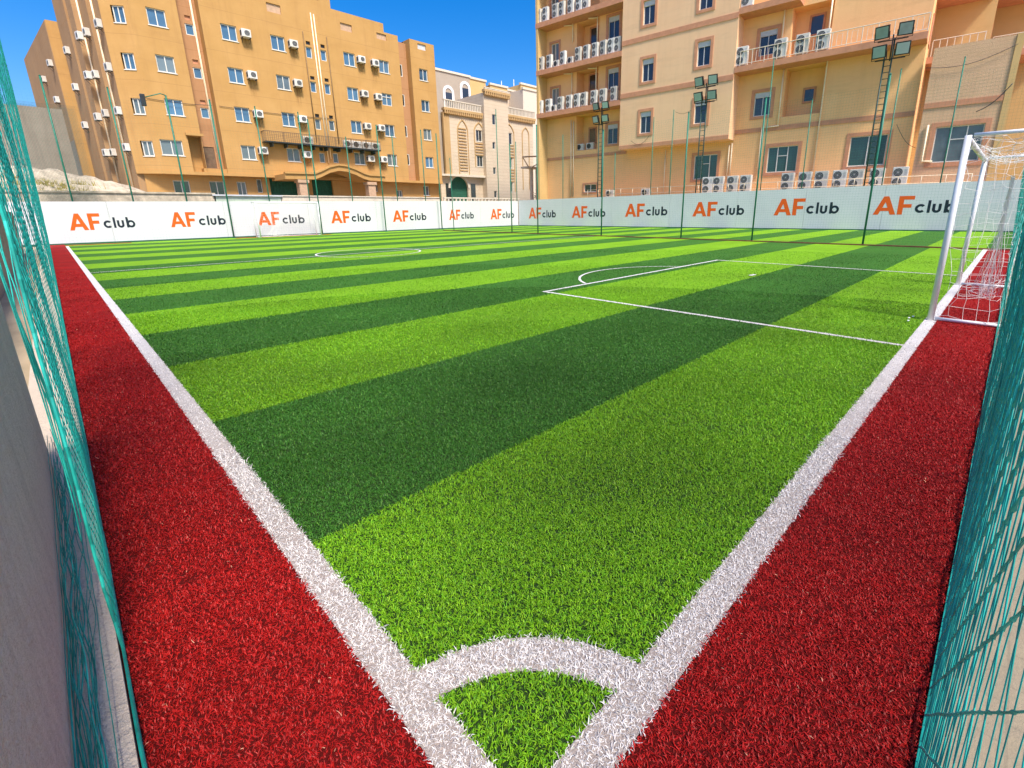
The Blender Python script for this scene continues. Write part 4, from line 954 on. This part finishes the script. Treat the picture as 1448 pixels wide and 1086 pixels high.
for a, zc in [(B2x(px_, py_)[0]-(x0-3), B2x(px_, py_)[1]) for px_, py_ in ((634, 131), (657.5, 125))]:
    MB().box(a-.6, a+.6, -.06, -.005, zc-2.4, zc).build('arch_opening', M['glassd'], hh)
    for i in range(12):
        p, q = math.pi*i/12, math.pi*(i+1)/12; aw.prism([(a+.62*math.cos(p), zc+.62*math.sin(p)), (a+1.0*math.cos(p), zc+1.0*math.sin(p)), (a+1.0*math.cos(q), zc+1.0*math.sin(q)), (a+.62*math.cos(q), zc+.62*math.sin(q))], -.1, -.004)
    aw.box(a-1.0, a-.62, -.1, -.004, zc-2.4, zc-.002); aw.box(a+.62, a+1.0, -.1, -.004, zc-2.4, zc-.002)
aw.build('arch_surround', M['white'], hh)
xa_, za_ = B2x(664, 110); xb_, zb_ = B2x(692, 112); house('yellow rooftop block with a row of tiny windows', xa_+.1, xb_, 1, 10, za_+.2, M['yellow'], [(.8+i*1.3, 1.3+i*1.3, za_-4.2, za_-3.0) for i in range(3)])
xa_, za_ = B2x(695, 116); xb_, zb_ = B2x(720, 121); house('plain yellow rooftop room left of the mast', xa_+.1, xb_, .5, 9, za_-.3, M['yellow'])
xa_, za_ = B2x(720, 119); xb_, zb_ = B2x(741, 119); house('pale rooftop room with thin masts above it', xa_+.1, xb_, 2, 9, za_-.5, M['cream'])
xa_, za_ = B2x(741, 114); xb_, zb_ = B2x(760, 114); house('yellow rooftop room touching the tan block', xa_+.1, xb_+2, 1, 9, za_-.4, M['yellow'])
xa_, za_ = B2x(716, 133); xb_, zb_ = B2x(772, 128); house('pale block with a panelled parapet, right behind the stone tower', xa_+.1, xb_+4, -4, -.5, (za_+zb_)/2-.9, M['pale'], [(6.0, 6.8, za_-8.5, za_-6.4), (7.2, 7.9, za_-8.5, za_-6.4)])
for j, (a, c, c2) in enumerate(((730.5, 108, 122), (748, 106, 118), (690, 108, 114))):
    x, z = B2x(a, c); x2, z2 = B2x(a, c2); o = MB().tube([(x, 4, 0 if 0 else z2-3), (x, 4, z)], .07, 6).build('roof_mast', M['white'], None, loc=B2.w(0, 0)); tag(o, 'thin white mast on a rooftop, %s' % ('middle one of three', 'nearest the tan block', 'on the yellow block')[j], 'mast')

# ------------------------------------------------------------------ poles
def pole(x, y, z1, r, label, group, z0=0.0, lean=(0, 0)):
    b = MB(); b.tube([(0, 0, z0-.05), (lean[0], lean[1], z1)], r, 8); b.box(-r*2.2, r*2.2, -r*2.2, r*2.2, 0, .03)
    b.tube([(lean[0], lean[1], z1), (lean[0], lean[1], z1+.05)], [r*1.25, r*.5], 8)
    o = b.build('net_pole', M['pole'], None, True, (x, y, 0)); return tag(o, label, 'pole', group)
FXP = FX1+.16
for a, c, zt_, txt in ((724.5,329.5,5.85,'left of the hoarding corner'),(774,330,6.7,'before the first logo from the corner'),(849,334,5.8,'crossing the second logo from the corner'),(965,337.6,6.0,'before the gap after the third logo'),(1061.4,341.5,6.1,'just right of the fourth logo from the corner'),(1220.6,346.5,6.2,'left of the goal, nearest the goal')):
    y = float(gnd(a, c)[1]); pole(FXP, y, zt_, .038, 'green net pole on the far touchline, %s' % txt, 'net poles along the far touchline')
pole(FXP, 32.3, 5.5, .03, 'green net pole at the far corner, leftmost on the far touchline', 'net poles along the far touchline')
LY = 36.55
for a, zt_, txt in ((330, 8.25, 'left of the far goal'), (456, 7.8, 'right of the far goal'), (546.5, 8.0, 'between its fourth and fifth logos'), (625.7, 7.9, 'before the sixth logo')):
    x = HL.at(a, 330, LY-37.3)[0]; pole(x, LY, zt_, .045, 'green net pole before the left hoarding, %s' % txt, 'net poles before the left hoarding')
BY_ = 38.0
for a, c, txt in ((56,107,'leftmost, against the grey wall'),(151.6,124,'before the alley side'),(360,151,'left of the walkway'),(421,159,'below the middle units'),(488.5,194,'before the canopy crest'),(554,192,'right of the canopy'),(594.6,184,'before the right end of the ochre block'),(701,155,'tall dark one before the stone tower'),(729,201,'before the right arch panel')):
    f = Frame(0, BY_, 0); x, z = f.at(a, c); pole(x, BY_, z, .04, 'green pole rising behind the left hoarding, %s' % txt, 'poles behind the left hoarding')
for a, c, txt in ((796,191,'near the cream building'),(870,217,'right of the ladder mast'),(924.7,166,'left of the lower window'),(953,156,'with wires at its top'),(1094.6,83,'tallest, before the small balcony window'),(1149,141,'between the ground windows'),(1274.6,98,'right of the largest ladder mast'),(1365,81,'before the annex window')):
    x, z = RB.at(a, c, .6); p = RB.w(x, .6); pole(p[0], p[1], z, .035, 'green pole rising behind the right hoarding, %s' % txt, 'poles behind the right hoarding')
f = Frame(0, BY_, 0); x, z = f.at(234, 134.5)
lt2 = thing('lamp_pole', 'green pole with a bent lamp arm before the ochre facade', 'street lamp', (x, BY_, 0))
MB().tube([(0,0,0),(0,0,z)], .045, 8).build('pole', M['pole'], lt2, True)
b = MB(); b.tube([(0,0,z-.02),(-.25,0,z+.05),(-1.0,0,z-.25)], .03, 6); b.build('arm', M['pole'], lt2, True)
b = MB(); b.cbox(-1.25, -1.02, -.12, .12, z-.75, z-.1, .03); b.build('lamp_head', M['dkmetal'], lt2)

# ------------------------------------------------------------------ floodlight masts
def mast(fr, a_base, py_, d, ztop, label, lamp_w, spread, tilt):
    x, _ = fr.at(a_base, py_, d); t = thing('floodlight_mast', label, 'floodlight', fr.w(x, d), fr.rz)
    b = MB()
    for s in (-.19, .19): b.tube([(s, 0, 0), (s, 0, ztop-.6 if s < 0 else ztop)], .045, 8)
    for i in range(int((ztop-1.2)/.36)): b.tube([(-.19, 0, .5+i*.36), (.19, 0, .5+i*.36)], .022, 6)
    b.build('ladder', M['dkpole'], t, True)
    arm = MB(); zz = (ztop-1.15, ztop-.1)
    for z in zz: arm.tube([(-spread-.2+.1, -.06, z), (spread+.2+.1, -.06, z)], .03, 6)
    arm.tube([(.1, -.06, zz[0]-.1), (.1, -.06, zz[1]+.3)], .04, 6); arm.build('cross_arm', M['dkmetal'], t, True)
    for z in zz:
        for s in (-1, 1):
            lmx = .1+s*spread; c = math.cos(tilt); sn = math.sin(tilt); h = lamp_w*.95
            hb = MB(); hb.cbox(-lamp_w/2, lamp_w/2, -.12, .06, 0, h, .02)
            for k in range(6): hb.box(-lamp_w/2+.06+k*lamp_w*.15, -lamp_w/2+.08+k*lamp_w*.15, .062, .14, .08, h-.08)
            hb.box(-lamp_w/2-.03, -lamp_w/2-.004, -.04, .02, -.08, h*.5); hb.box(lamp_w/2+.004, lamp_w/2+.03, -.04, .02, -.08, h*.5); hb.box(-lamp_w/2-.03, lamp_w/2+.03, -.04, .02, -.11, -.082)
            ho = hb.build('lamp_head', M['black'], t)
            ho.location = (lmx, -.1, z+.14); ho.rotation_euler = (tilt, 0, s*.12)
            g = MB(); g.box(-lamp_w/2+.06, lamp_w/2-.06, -.128, -.1215, .06, h-.06); g.build('lens', M['lens'], ho)
    return t
def mz(a, c, d): return RB.at(a, c, d)[1]
mast(RB, 848, 250, .5, mz(846, 158, .5)+.1, 'ladder mast with four pale floodlights before the left balconies', .62, .46, .32)
mast(RB, 992, 200, .5, mz(997, 124, .5)+.1, 'ladder mast with four dark framed floodlights before the plain projecting block', .68, .50, .32)
mast(RB, 1240, 180, .5, mz(1252, 60, .5)+.15, 'tallest looking ladder mast with four large floodlights near the annex', .74, .56, .32)

# ------------------------------------------------------------------ far nets
def far_net(label, p0, p1, z0, z1, step, rad, group=None):
    p0 = np.array(p0, float); p1 = np.array(p1, float); L = np.linalg.norm(p1-p0); ns = int(L/step); nz = int((z1-z0)/step)
    lines = []
    for i in range(ns+1):
        p = p0+(p1-p0)*i/ns; lines.append([(p[0], p[1], z0), (p[0], p[1], z1)])
    for j in range(nz+1):
        z = z0+(z1-z0)*j/nz; lines.append([(p0[0], p0[1], z), (p1[0], p1[1], z)])
    V, F = strings(lines, rad)
    return tag(np_mesh('ball_net', V, F, M['netfar']), label, 'net')
far_net('green ball net hung along the far touchline poles', (FXP+.06, 0), (FXP+.06, 33.2), .08, 5.85, .10, .0012)
far_net('green ball net hung before the left hoarding poles', (-.05, LY+.07), (FXP, LY+.07), .08, 7.7, .15, .0010)

# ------------------------------------------------------------------ goals
def make_goal(label, loc, rz, W, H, D, netseed):
    t = thing('football_goal', label, 'goal', loc, rz, None); r = .037       # mouth along x, opening to -y ... depth to +y
    for x in (0, W): MB().tube([(x, 0, 0), (x, 0, H)], r, 14).build('post', M['white'], t, True)
    MB().tube([(r*.6, 0, H-r), (W-r*.6, 0, H-r)], r*.96, 14).build('crossbar', M['white'], t, True)
    for x in (0, W):
        MB().tube([(x, .05, H), (x, D, H)], r*.62, 10).build('top_bar', M['white'], t, True)
        MB().tube([(x, .05, .035), (x, D, .035)], r*.62, 10).build('base_bar', M['white'], t, True)
        MB().tube([(x, D, .0), (x, D, H)], r*.62, 10).build('back_post', M['white'], t, True)
    MB().tube([(0, D, H), (W, D, H)], r*.55, 10).build('back_bar', M['white'], t, True)
    MB().tube([(0, D, .035), (W, D, .035)], r*.55, 10).build('back_bar', M['white'], t, True)
    rng = np.random.default_rng(netseed); lines = []
    def panel(fn, nu, nv, amp):
        sm = rng.normal(0, 1, (nu+1, nv+1, 3)); sm = (sm+np.roll(sm, 1, 0)+np.roll(sm, 1, 1)+np.roll(sm, (1, 1), (0, 1)))/2
        G = np.array([[fn(i/nu, j/nv) for j in range(nv+1)] for i in range(nu+1)], float)+sm*amp
        for i in range(nu+1): lines.append(G[i])
        for j in range(nv+1): lines.append(G[:, j])
    for x in (0, W): panel(lambda u, v: (x+.03*math.sin(9*v), .06+(D-.1)*u, .08+(H-.12)*v), 6, 15, .025)
    panel(lambda u, v: (W*u, D-.03-.12*math.sin(math.pi*v), .06+(H-.1)*v), 26, 15, .035)
    panel(lambda u, v: (W*u, .06+(D-.1)*v, H-.05-.12*math.sin(math.pi*v)*math.sin(math.pi*u)), 26, 6, .03)
    # slack net gathered in a hanging bunch that spreads on the ground
    for q in range(26):
        a0 = rng.uniform(0, 2*np.pi); spread = rng.uniform(.1, .9); xb = W*.30+rng.normal(0, .12); xt = W*.38+rng.normal(0, .25)
        n = 16; s = np.linspace(0, 1, n); prof = np.where(s < .45, .03+.05*s, .06+spread*(s-.45)**1.5*1.6)
        X = xt*(1-s)+xb*s+np.cos(a0)*prof*1.4+rng.normal(0, .012, n); Y = D*.55+np.sin(a0)*prof*.45+rng.normal(0, .01, n); Zz = np.maximum(.02, (H*.82)*(1-s)**.9+.015)
        lines.append(np.stack([X, np.clip(Y, .1, D-.05), Zz], 1))
    for q in range(14):
        th_ = np.linspace(0, 2*np.pi, 14); rr = rng.uniform(.08, .22); cx = W*.30+rng.normal(0, .3); cy = D*.5+rng.normal(0, .1)
        lines.append(np.stack([cx+rr*1.5*np.cos(th_)*(1+.2*rng.normal(size=14)), np.clip(cy+rr*np.sin(th_), .1, D-.05), .02+.3*rng.uniform(0, 1)*np.abs(np.sin(th_/2+q))], 1))
    V, F = strings(lines, .0024); np_mesh('net', V, F, M['cord'], t)
    return t
GH = 2.33
make_goal('white football goal on the near goal line with a slack net, beside the red strip', (12.22, .60, 0), math.pi, 4.09, GH, .82, 3)
make_goal('small looking white goal on the far goal line before the white hoarding', (9.65, 35.25, 0), 0, 3.9, 2.25, .9, 5)
dbm = MB()
for a, c in ((1285, 451), (1291, 449), (1284, 455)): p = gnd(a, c); dbm.cbox(p[0]-.018, p[0]+.018, p[1]-.012, p[1]+.012, .008, .024, .005)
tag(dbm.build('paper_scraps', M['white']), 'white scraps lying on the turf before the near goal post', 'litter', kind='stuff')

# ------------------------------------------------------------------ near nets, corner walls, kerb
def wob(seed, n, amp, sc):
    rg = np.random.default_rng(seed); ph = rg.uniform(0, 6.28, (n, 2)); fr_ = rg.uniform(.6, 2.4, (n, 2))*sc; am = rg.uniform(.3, 1, n)*amp/n*2
    return lambda s, t: sum(a*np.sin(f[0]*s+p[0]+f[1]*t*.7+p[1]) for a, f, p in zip(am, fr_, ph))
def diamond_net(place, s0, s1, t0, t1, step, rad):
    lines = []; ds = step/2
    for sg in (1, -1):
        c0 = s0-(t1-t0) if sg > 0 else s0; c1 = s1 if sg > 0 else s1+(t1-t0)
        for c in np.arange(c0, c1, step):
            t = np.arange(t0, t1+ds, ds); s = c+sg*(t-t0); k = (s >= s0) & (s <= s1)
            if k.sum() > 2: lines.append(place(s[k], t[k]))
    return strings(lines, rad)
def near_net(label, axis, off, lean, seed, far, s0):
    t = thing('ball_net', label, 'net', (0, 0, 0)); w1 = wob(seed, 5, .024, 1.6); w2 = wob(seed+9, 4, .010, 6.0)
    def place(s, tt, back=0.0):
        nf = np.clip((s-1.7)/2.5, 0, 1) if axis == 'x' else np.clip(s/3, .15, 1)
        o = off+lean*np.maximum(tt, 0)*np.clip(s/12, 0, 1.3)+w1(s, tt)*nf*np.clip(tt/.4, .1, 1)+w2(s, tt)*np.clip(tt, 0.1, 1)*nf-back
        j = .006*np.sin(37*s+23*tt)*(.25 if axis == 'x' else 1)
        return np.stack([o, s+j, tt], 1) if axis == 'y' else np.stack([s+j, o, tt], 1)
    def part(name, lines, rad, m, sides=3): V, F = strings(lines, rad, sides); return np_mesh(name, V, F, M[m], t)
    def fam(sg, a, b, t1, step, back=0.0, amp=0.0, ds=.05):
        out = []
        for c in np.arange(a-t1 if sg > 0 else a, b if sg > 0 else b+t1, step):
            tt = np.arange(.01, t1, ds); s = c+sg*tt+amp*np.sin(3*tt+c*5); k = (s >= a) & (s <= b)
            if k.sum() > 2: out.append(place(s[k], tt[k], back))
        return out
    near = s0+4.0
    if axis == 'x':
        out = []
        for c in np.arange(s0, near, .055): tt = np.arange(.01, 4.6, .03); out.append(place(c+.16*tt+.02*np.sin(4*tt+c*9)+.006*np.sin(17*tt+c*41), tt))
        part('net_mesh', out, lambda L: np.clip(.0013*L[:, 0], .0004, .0013), 'teal', 4)
        thick = fam(-1, s0, near, 4.6, .118, 0, .004, .012)
        def knots(L): return (.0021+.0019*(np.mod(np.arange(len(L)), 4) == 0))*np.clip(L[:, 0]/.9, .3, 1)
        part('knotted_cord', thick, knots, 'teal2', 5)
        part('net_mesh', fam(1, s0, near, 4.6, .16, 0, .006), lambda L: np.clip(.0015*L[:, 0], .0005, .0015), 'teal', 4)
    else:
        part('net_mesh', fam(1, s0, near, 4.6, .07)+fam(-1, s0, near, 4.6, .07), .0010, 'teal', 4)
        tt = np.arange(.01, 4.6, .04); part('edge_rope', [place(np.full_like(tt, s0)+.004*np.sin(60*tt), tt)], .005, 'teal2', 6)
        rg = np.random.default_rng(5); loose = []
        for q in range(24):      # slack net gathered along the foot of the wall
            n = 60; u = np.linspace(.5, 3.6, n); ph = rg.uniform(0, 6, 3); w = rg.uniform(.2, 1)
            xx = -.205+.028*rg.normal()+.012*np.sin(4*u+ph[0])+.006*np.sin(13*u+ph[1]); zz = .05+np.abs(rg.normal(0, .05))+.25*w*np.clip((u-1.2)/2.4, 0, 1)**1.5+.012*np.sin(9*u+ph[2])
            loose.append(np.stack([np.clip(xx, -.226, -.15), u, zz], 1))
        part('gathered_slack', loose[:18], .0013, 'teal', 4); part('gathered_slack', loose[18:], .0022, 'teal2', 4)
        layer = []
        for c in np.arange(2.3, 5.5, .16):
            tq = np.arange(.3, 4.4, .07); layer.append(place(c+.10*np.sin(2.1*tq+c*3)+.05*np.sin(7*tq+c), tq, .05))
        part('slack_layer', layer, .0022, 'teal2', 4)
    part('net_mesh', fam(1, near, far, 5.6, .13)+fam(-1, near, far, 5.6, .13), .0013, 'teal')
    s = np.linspace(.35 if axis == 'y' else s0, far, 200); lines = [place(s, np.full_like(s, .03)+.012*np.sin(9*s)), place(s, np.full_like(s, .012)), place(s, np.full_like(s, 5.6))]
    for c in np.linspace(s0+2.2, far, 22): tt = np.linspace(.01, 5.6, 50); lines.append(place(np.full_like(tt, c)+.05*np.sin(2*tt+c), tt))
    part('rope', lines, .005, 'teal', 5)
    return t
near_net('teal net hanging along the left red strip, seen edge on beside the concrete wall', 'y', -.105, .026, 21, 34.0, 2.0)
near_net('teal net with thick knotted cords along the right red strip, behind the near goal', 'x', -.068, .045, 33, 22.0, .16)
kb = MB(); kb.box(-.40, -.116, -2, 37, -.04, .035); tag(kb.build('kerb', M['kerb']), kind='structure')
wl = MB(); cs = [(-3, .45), (-.2, .52), (1.5, .81), (3.48, 1.17)]      # unseen top lowered towards the corner to shorten the wall's shadow
for (ya, za_), (yb, zb_) in zip(cs[:-1], cs[1:]):
    wl.face([(-.232,ya,-.04),(-.232,yb,-.04),(-.232,yb,zb_),(-.232,ya,za_)]); wl.face([(-.232,ya,za_),(-.232,yb,zb_),(-.9,yb,zb_),(-.9,ya,za_)]); wl.face([(-.9,ya,za_),(-.9,yb,zb_),(-.9,yb,-.04),(-.9,ya,-.04)])
wl.face([(-.232,3.48,-.04),(-.9,3.48,-.04),(-.9,3.48,1.17),(-.232,3.48,1.17)]); wl.face([(-.232,-3,-.04),(-.232,-3,.45),(-.9,-3,.45),(-.9,-3,-.04)])
o = wl.build('concrete_wall', M['conc']); tag(o, 'bare grey concrete wall close on the left, its end at the net', 'wall')
wl = MB(); wl.box(-2.2, -.9, 3.6, 30, -.04, 1.7); o = wl.build('boundary_wall', M['grey']); tag(o, 'low dirty grey wall outside the left net', 'wall')
wl = MB(); wl.box(-4, 46, -4.2, -3.9, -.04, 2.2); o = wl.build('boundary_wall', M['annex']); tag(o, 'tan blockwork wall outside the right net', 'wall')

# ------------------------------------------------------------------ behind the left hoarding: low wall, mound, grey wall, sheets
fw = Frame(0, 39.2, 0); z = fw.at(150, 273)[1]
wl = MB(); wl.box(-4, fw.at(305, 280)[0], 39.2, 39.45, -.05, z); wl.box(-4, fw.at(305, 280)[0], 39.12, 39.52, z+.001, z+.1); o = wl.build('boundary_wall', M['rub']); tag(o, 'low sandy wall just above the left end of the hoarding', 'wall')
x0, x1 = fw.at(303, 280)[0], fw.at(397, 280)[0]; z = fw.at(350, 275.5)[1]
mt = thing('site_cabin', 'pale mint flat roofed cabin behind the hoarding, left of the garage openings', 'cabin', (x0, 39.2, 0))
MB().box(0, x1-x0, 0, 2.0, -.05, z-.1).build('wall', M['mint'], mt); MB().box(-.1, x1-x0+.1, -.15, 2.1, z-.098, z).build('roof', M['shut'], mt)
x0, x1 = fw.at(398, 280)[0], fw.at(622, 280)[0]; z = fw.at(520, 279)[1]
wl = MB(); wl.box(x0, x1, 39.2, 39.4, -.05, z); wl.box(x0, x1, 39.13, 39.47, z+.001, z+.08); o = wl.build('boundary_wall', M['pale']); tag(o, 'low pale wall behind the hoarding under the entrance canopy', 'wall')
x0, x1 = fw.at(628, 280)[0], fw.at(735, 280)[0]; z = fw.at(680, 279.5)[1]
bt = MB(); bt.box(x0, x1, 39.2, 39.4, z-.12, z)
for i in range(int((x1-x0)/.45)): bt.box(x0+i*.45, x0+i*.45+.16, 39.23, 39.37, -.05, z-.122)
o = bt.build('balustrade_wall', M['pale']); tag(o, 'low cream balustrade behind the hoarding before the arched building', 'wall')
# mound of rubble and dry grass
nx, ny = 44, 26; V = []; gx = np.linspace(-9, 8.5, nx); gy = np.linspace(39.6, 50, ny)
prof = lambda x: np.interp(x, [-9, -3, .3, 2.2, 4.2, 6.4, 8.5], [4.6, 4.6, 4.4, 4.0, 3.4, 2.4, 1.6])
H_ = np.array([[prof(x)*np.clip((y-39.4)/4.5, 0, 1)**.6+RNG.normal(0, .10) for y in gy] for x in gx]); H_ = (H_+np.roll(H_, 1, 0))/2+RNG.normal(0, .05, H_.shape)
V = np.array([[(x, y, H_[i, j]) for j, y in enumerate(gy)] for i, x in enumerate(gx)]).reshape(-1, 3)
F = np.array([[i*ny+j, (i+1)*ny+j, (i+1)*ny+j+1, i*ny+j+1] for i in range(nx-1) for j in range(ny-1)])
o = np_mesh('mound', V, F, M['rub'], smooth=True); tag(o, kind='structure')
n = 5200; ga = RNG.uniform(-3, 3.2, n); gb = RNG.uniform(40.0, 42.8, n); keep = ga < 2.4+RNG.normal(0, .5, n); ga, gb = ga[keep], gb[keep]; n = len(ga)
gz = np.array([H_[np.clip(int((a+9)/17.5*(nx-1)), 0, nx-1), np.clip(int((b_-39.6)/10.4*(ny-1)), 0, ny-1)] for a, b_ in zip(ga, gb)])-.05
an_ = RNG.uniform(0, 6.28, n); hh_ = RNG.uniform(.15, .5, n); ww = .02
A0 = np.stack([ga-ww*np.cos(an_), gb-ww*np.sin(an_), gz], 1); B0 = np.stack([ga+ww*np.cos(an_), gb+ww*np.sin(an_), gz], 1); Tp = np.stack([ga+RNG.normal(0, .15, n), gb+RNG.normal(0, .15, n), gz+hh_], 1)
o = np_mesh('dry_grass', np.stack([A0, B0, Tp], 1).reshape(-1, 3), np.arange(n*3).reshape(-1, 3), M['dry']); tag(o, 'yellow dry grass on the rubble mound behind the hoarding', 'grass', kind='stuff')
gwf = Frame(0, 38.3, 0); xg0, zg0 = gwf.at(20, 146); xg1, _ = gwf.at(106, 152)
wl = MB(); q0w, qzw = Frame(0, 58.0, 0).at(-40, 147); q1w, qz2 = Frame(0, 58.0, 0).at(86, 150)
wl.box(q0w, q1w, 58, 58.4, -.05, (qzw+qz2)/2); o = wl.build('boundary_wall', M['grey']); tag(o, 'tall grey streaked wall behind the shade net, left of the ochre block', 'wall')
ls_ = []
for i in range(int((xg1-xg0)/.055)): x = xg0+i*.055; ls_.append([(x, 38.3+.03*math.sin(3*x), 0.2), (x, 38.3+.05*math.sin(5*x), zg0*.5), (x, 38.3+.03*math.sin(3*x), zg0+.04*math.sin(4*x))])
for j in range(int(zg0/.055)): z = .2+j*.055; ls_.append([(xg0, 38.3, z), ((xg0+xg1)/2, 38.33, z-.02), (xg1, 38.3, z)])
V, F = strings(ls_, .0055); tag(np_mesh('shade_net', V, F, M['shade']), 'grey green shade net before the lower alley side of the ochre block', 'net')

# ------------------------------------------------------------------ small tree by the tan block, walkway roof frame
tf = Frame(0, 44.0, 0); xt, _ = tf.at(768, 262)
tr = thing('small_tree', 'small dark green tree between the cream building and the tan block', 'tree', (xt, 44, 0))
tb = MB(); tb.tube([(0,0,0),(.05,0,1.6),(.1,.05,3.0)], [.12,.09,.05], 8)
for k in range(6): a = k*1.05; tb.tube([(.06,0,1.6+k*.2),(.5*math.cos(a),.5*math.sin(a),2.4+k*.25)], [.045,.015], 6)
tb.build('trunk', M['bark'], tr, True)
n = 2600; cen = np.array([(.7*math.cos(k*1.05)*((k % 3)/3+.3), .7*math.sin(k*1.05)*((k % 3)/3+.3), 2.3+.42*k) for k in range(7)]); ci = RNG.integers(0, 7, n)
c = cen[ci]+RNG.normal(0, .34, (n, 3)); u = RNG.normal(0, 1, (n, 3)); u /= np.linalg.norm(u, axis=1)[:, None]; v = np.cross(u, RNG.normal(0, 1, (n, 3))); v /= np.linalg.norm(v, axis=1)[:, None]; sz = RNG.uniform(.05, .1, n)[:, None]
np_mesh('crown', np.stack([c-u*sz, c+v*sz*.5, c+u*sz, c-v*sz*.5], 1).reshape(-1, 3), np.arange(n*4).reshape(-1, 4), M['leaf'], tr)
ef = Frame(0, 43.0, 0); x0, z0 = ef.at(739, 222); x1, z1 = ef.at(776, 233)
st_ = thing('stair_canopy', 'slanted beige canopy frame at the left foot of the tan block', 'canopy', (x0, 43, 0))
b = MB(); b.box(.8, x1-x0+.6, 0, 1.2, z1-.55, z1-.35); b.build('slab', M['pale'], st_)
b = MB(); b.tube([(0,0,z0),(x1-x0+.5,0,z0+.5)], .09, 6); b.tube([(0,0,z0),(.9,0,z1-.4)], .06, 6); b.tube([(x1-x0+.4,0,z0+.45),(1.6,0,z1-.4)], .06, 6); b.build('frame', M['pink'], st_)
b = MB(); b.box(1.7, 2.0, .3, .6, 0, z1-.552); b.box(2.9, 3.4, .3, .8, 0, z1-.552); b.build('pillar', M['pale'], st_)

# ------------------------------------------------------------------ loose cables on the facades
def cable(fr, p, d, sag, label, r=.014):
    (xa, za), (xb, zb) = fr.at(*p[0], d), fr.at(*p[1], d); n = 14
    o = MB().tube([(xa+(xb-xa)*i/n, d, za+(zb-za)*i/n-sag*math.sin(math.pi*i/n)) for i in range(n+1)], r, 5).build('cable', M['dkmetal'], None, True, fr.w(0, 0), fr.rz); tag(o, label, 'cable')
cable(RB, ((1380, 158), (1432, 118)), 2.9, .25, 'green black cable rising to the bright end of the annex', .025)
cable(RB, ((1268, 176), (1298, 210)), 3.6, .35, 'thin drooping cable between the two largest ground windows')
cable(RB, ((892, 199), (918, 192)), 2.42, .5, 'thin looping wire under the lower left window')
cable(RB, ((955, 158), (977, 156)), .6, .2, 'thin wire between two pole tops behind the right hoarding', .012)
cable(RB, ((1310, 96), (1440, 62)), 3.1, .4, 'thin cable drooping across the upper annex wall', .014)
cable(LB, ((203, 138), (300, 149)), -.06, .1, 'thin cable strung across the left part of the ochre facade', .018)
cable(LB, ((310, 150), (470, 168)), -.06, .1, 'thin cable strung across the middle of the ochre facade', .018)

# ------------------------------------------------------------------ light, sky, camera
SUN = Vector((-.17, -.70, 1.0)).normalized()
elev = math.asin(SUN.z); azim = math.atan2(SUN.x, SUN.y)
sl_ = bpy.data.lights.new('sun', 'SUN'); sl_.energy = 2.7; sl_.angle = R(10.0); sl_.color = (1.0, .93, .82)
so = bpy.data.objects.new('sun', sl_); COL.objects.link(so); so.rotation_euler = (-SUN).to_track_quat('-Z', 'Y').to_euler(); so.location = (0, 0, 30)
wd = bpy.data.worlds.new('World'); S.world = wd; wd.use_nodes = True; nt = wd.node_tree
sky = nt.nodes.new('ShaderNodeTexSky'); sky.sky_type = 'NISHITA'; sky.sun_disc = False; sky.sun_elevation = elev; sky.sun_rotation = azim; sky.air_density = 1.0; sky.dust_density = 2.5; sky.ozone_density = 4.0
hs = nt.nodes.new('ShaderNodeHueSaturation'); hs.inputs['Saturation'].default_value = 1.5; hs.inputs['Value'].default_value = .86; hs.inputs['Hue'].default_value = .508
nt.links.new(sky.outputs[0], hs.inputs['Color']); bg = nt.nodes['Background']; nt.links.new(hs.outputs[0], bg.inputs[0]); bg.inputs[1].default_value = .13
cam = bpy.data.cameras.new('camera'); co_ = bpy.data.objects.new('camera', cam); COL.objects.link(co_); S.camera = co_
cam.sensor_fit = 'HORIZONTAL'; cam.sensor_width = 36; cam.lens = PF/1448*36; cam.shift_x = -(PCX-724)/1448; cam.shift_y = (PCY-543)/1448
cam.clip_start = .02; cam.clip_end = 4000
mt_ = Matrix([[_r2[i], -_d2[i], -_fw[i]] for i in range(3)]).to_4x4(); mt_.translation = Vector(EYE); co_.matrix_world = mt_
S.view_settings.view_transform = 'Standard'; S.view_settings.look = 'None'; S.view_settings.exposure = 1.02; S.view_settings.gamma = 1
S.render.resolution_x, S.render.resolution_y = 1024, 768
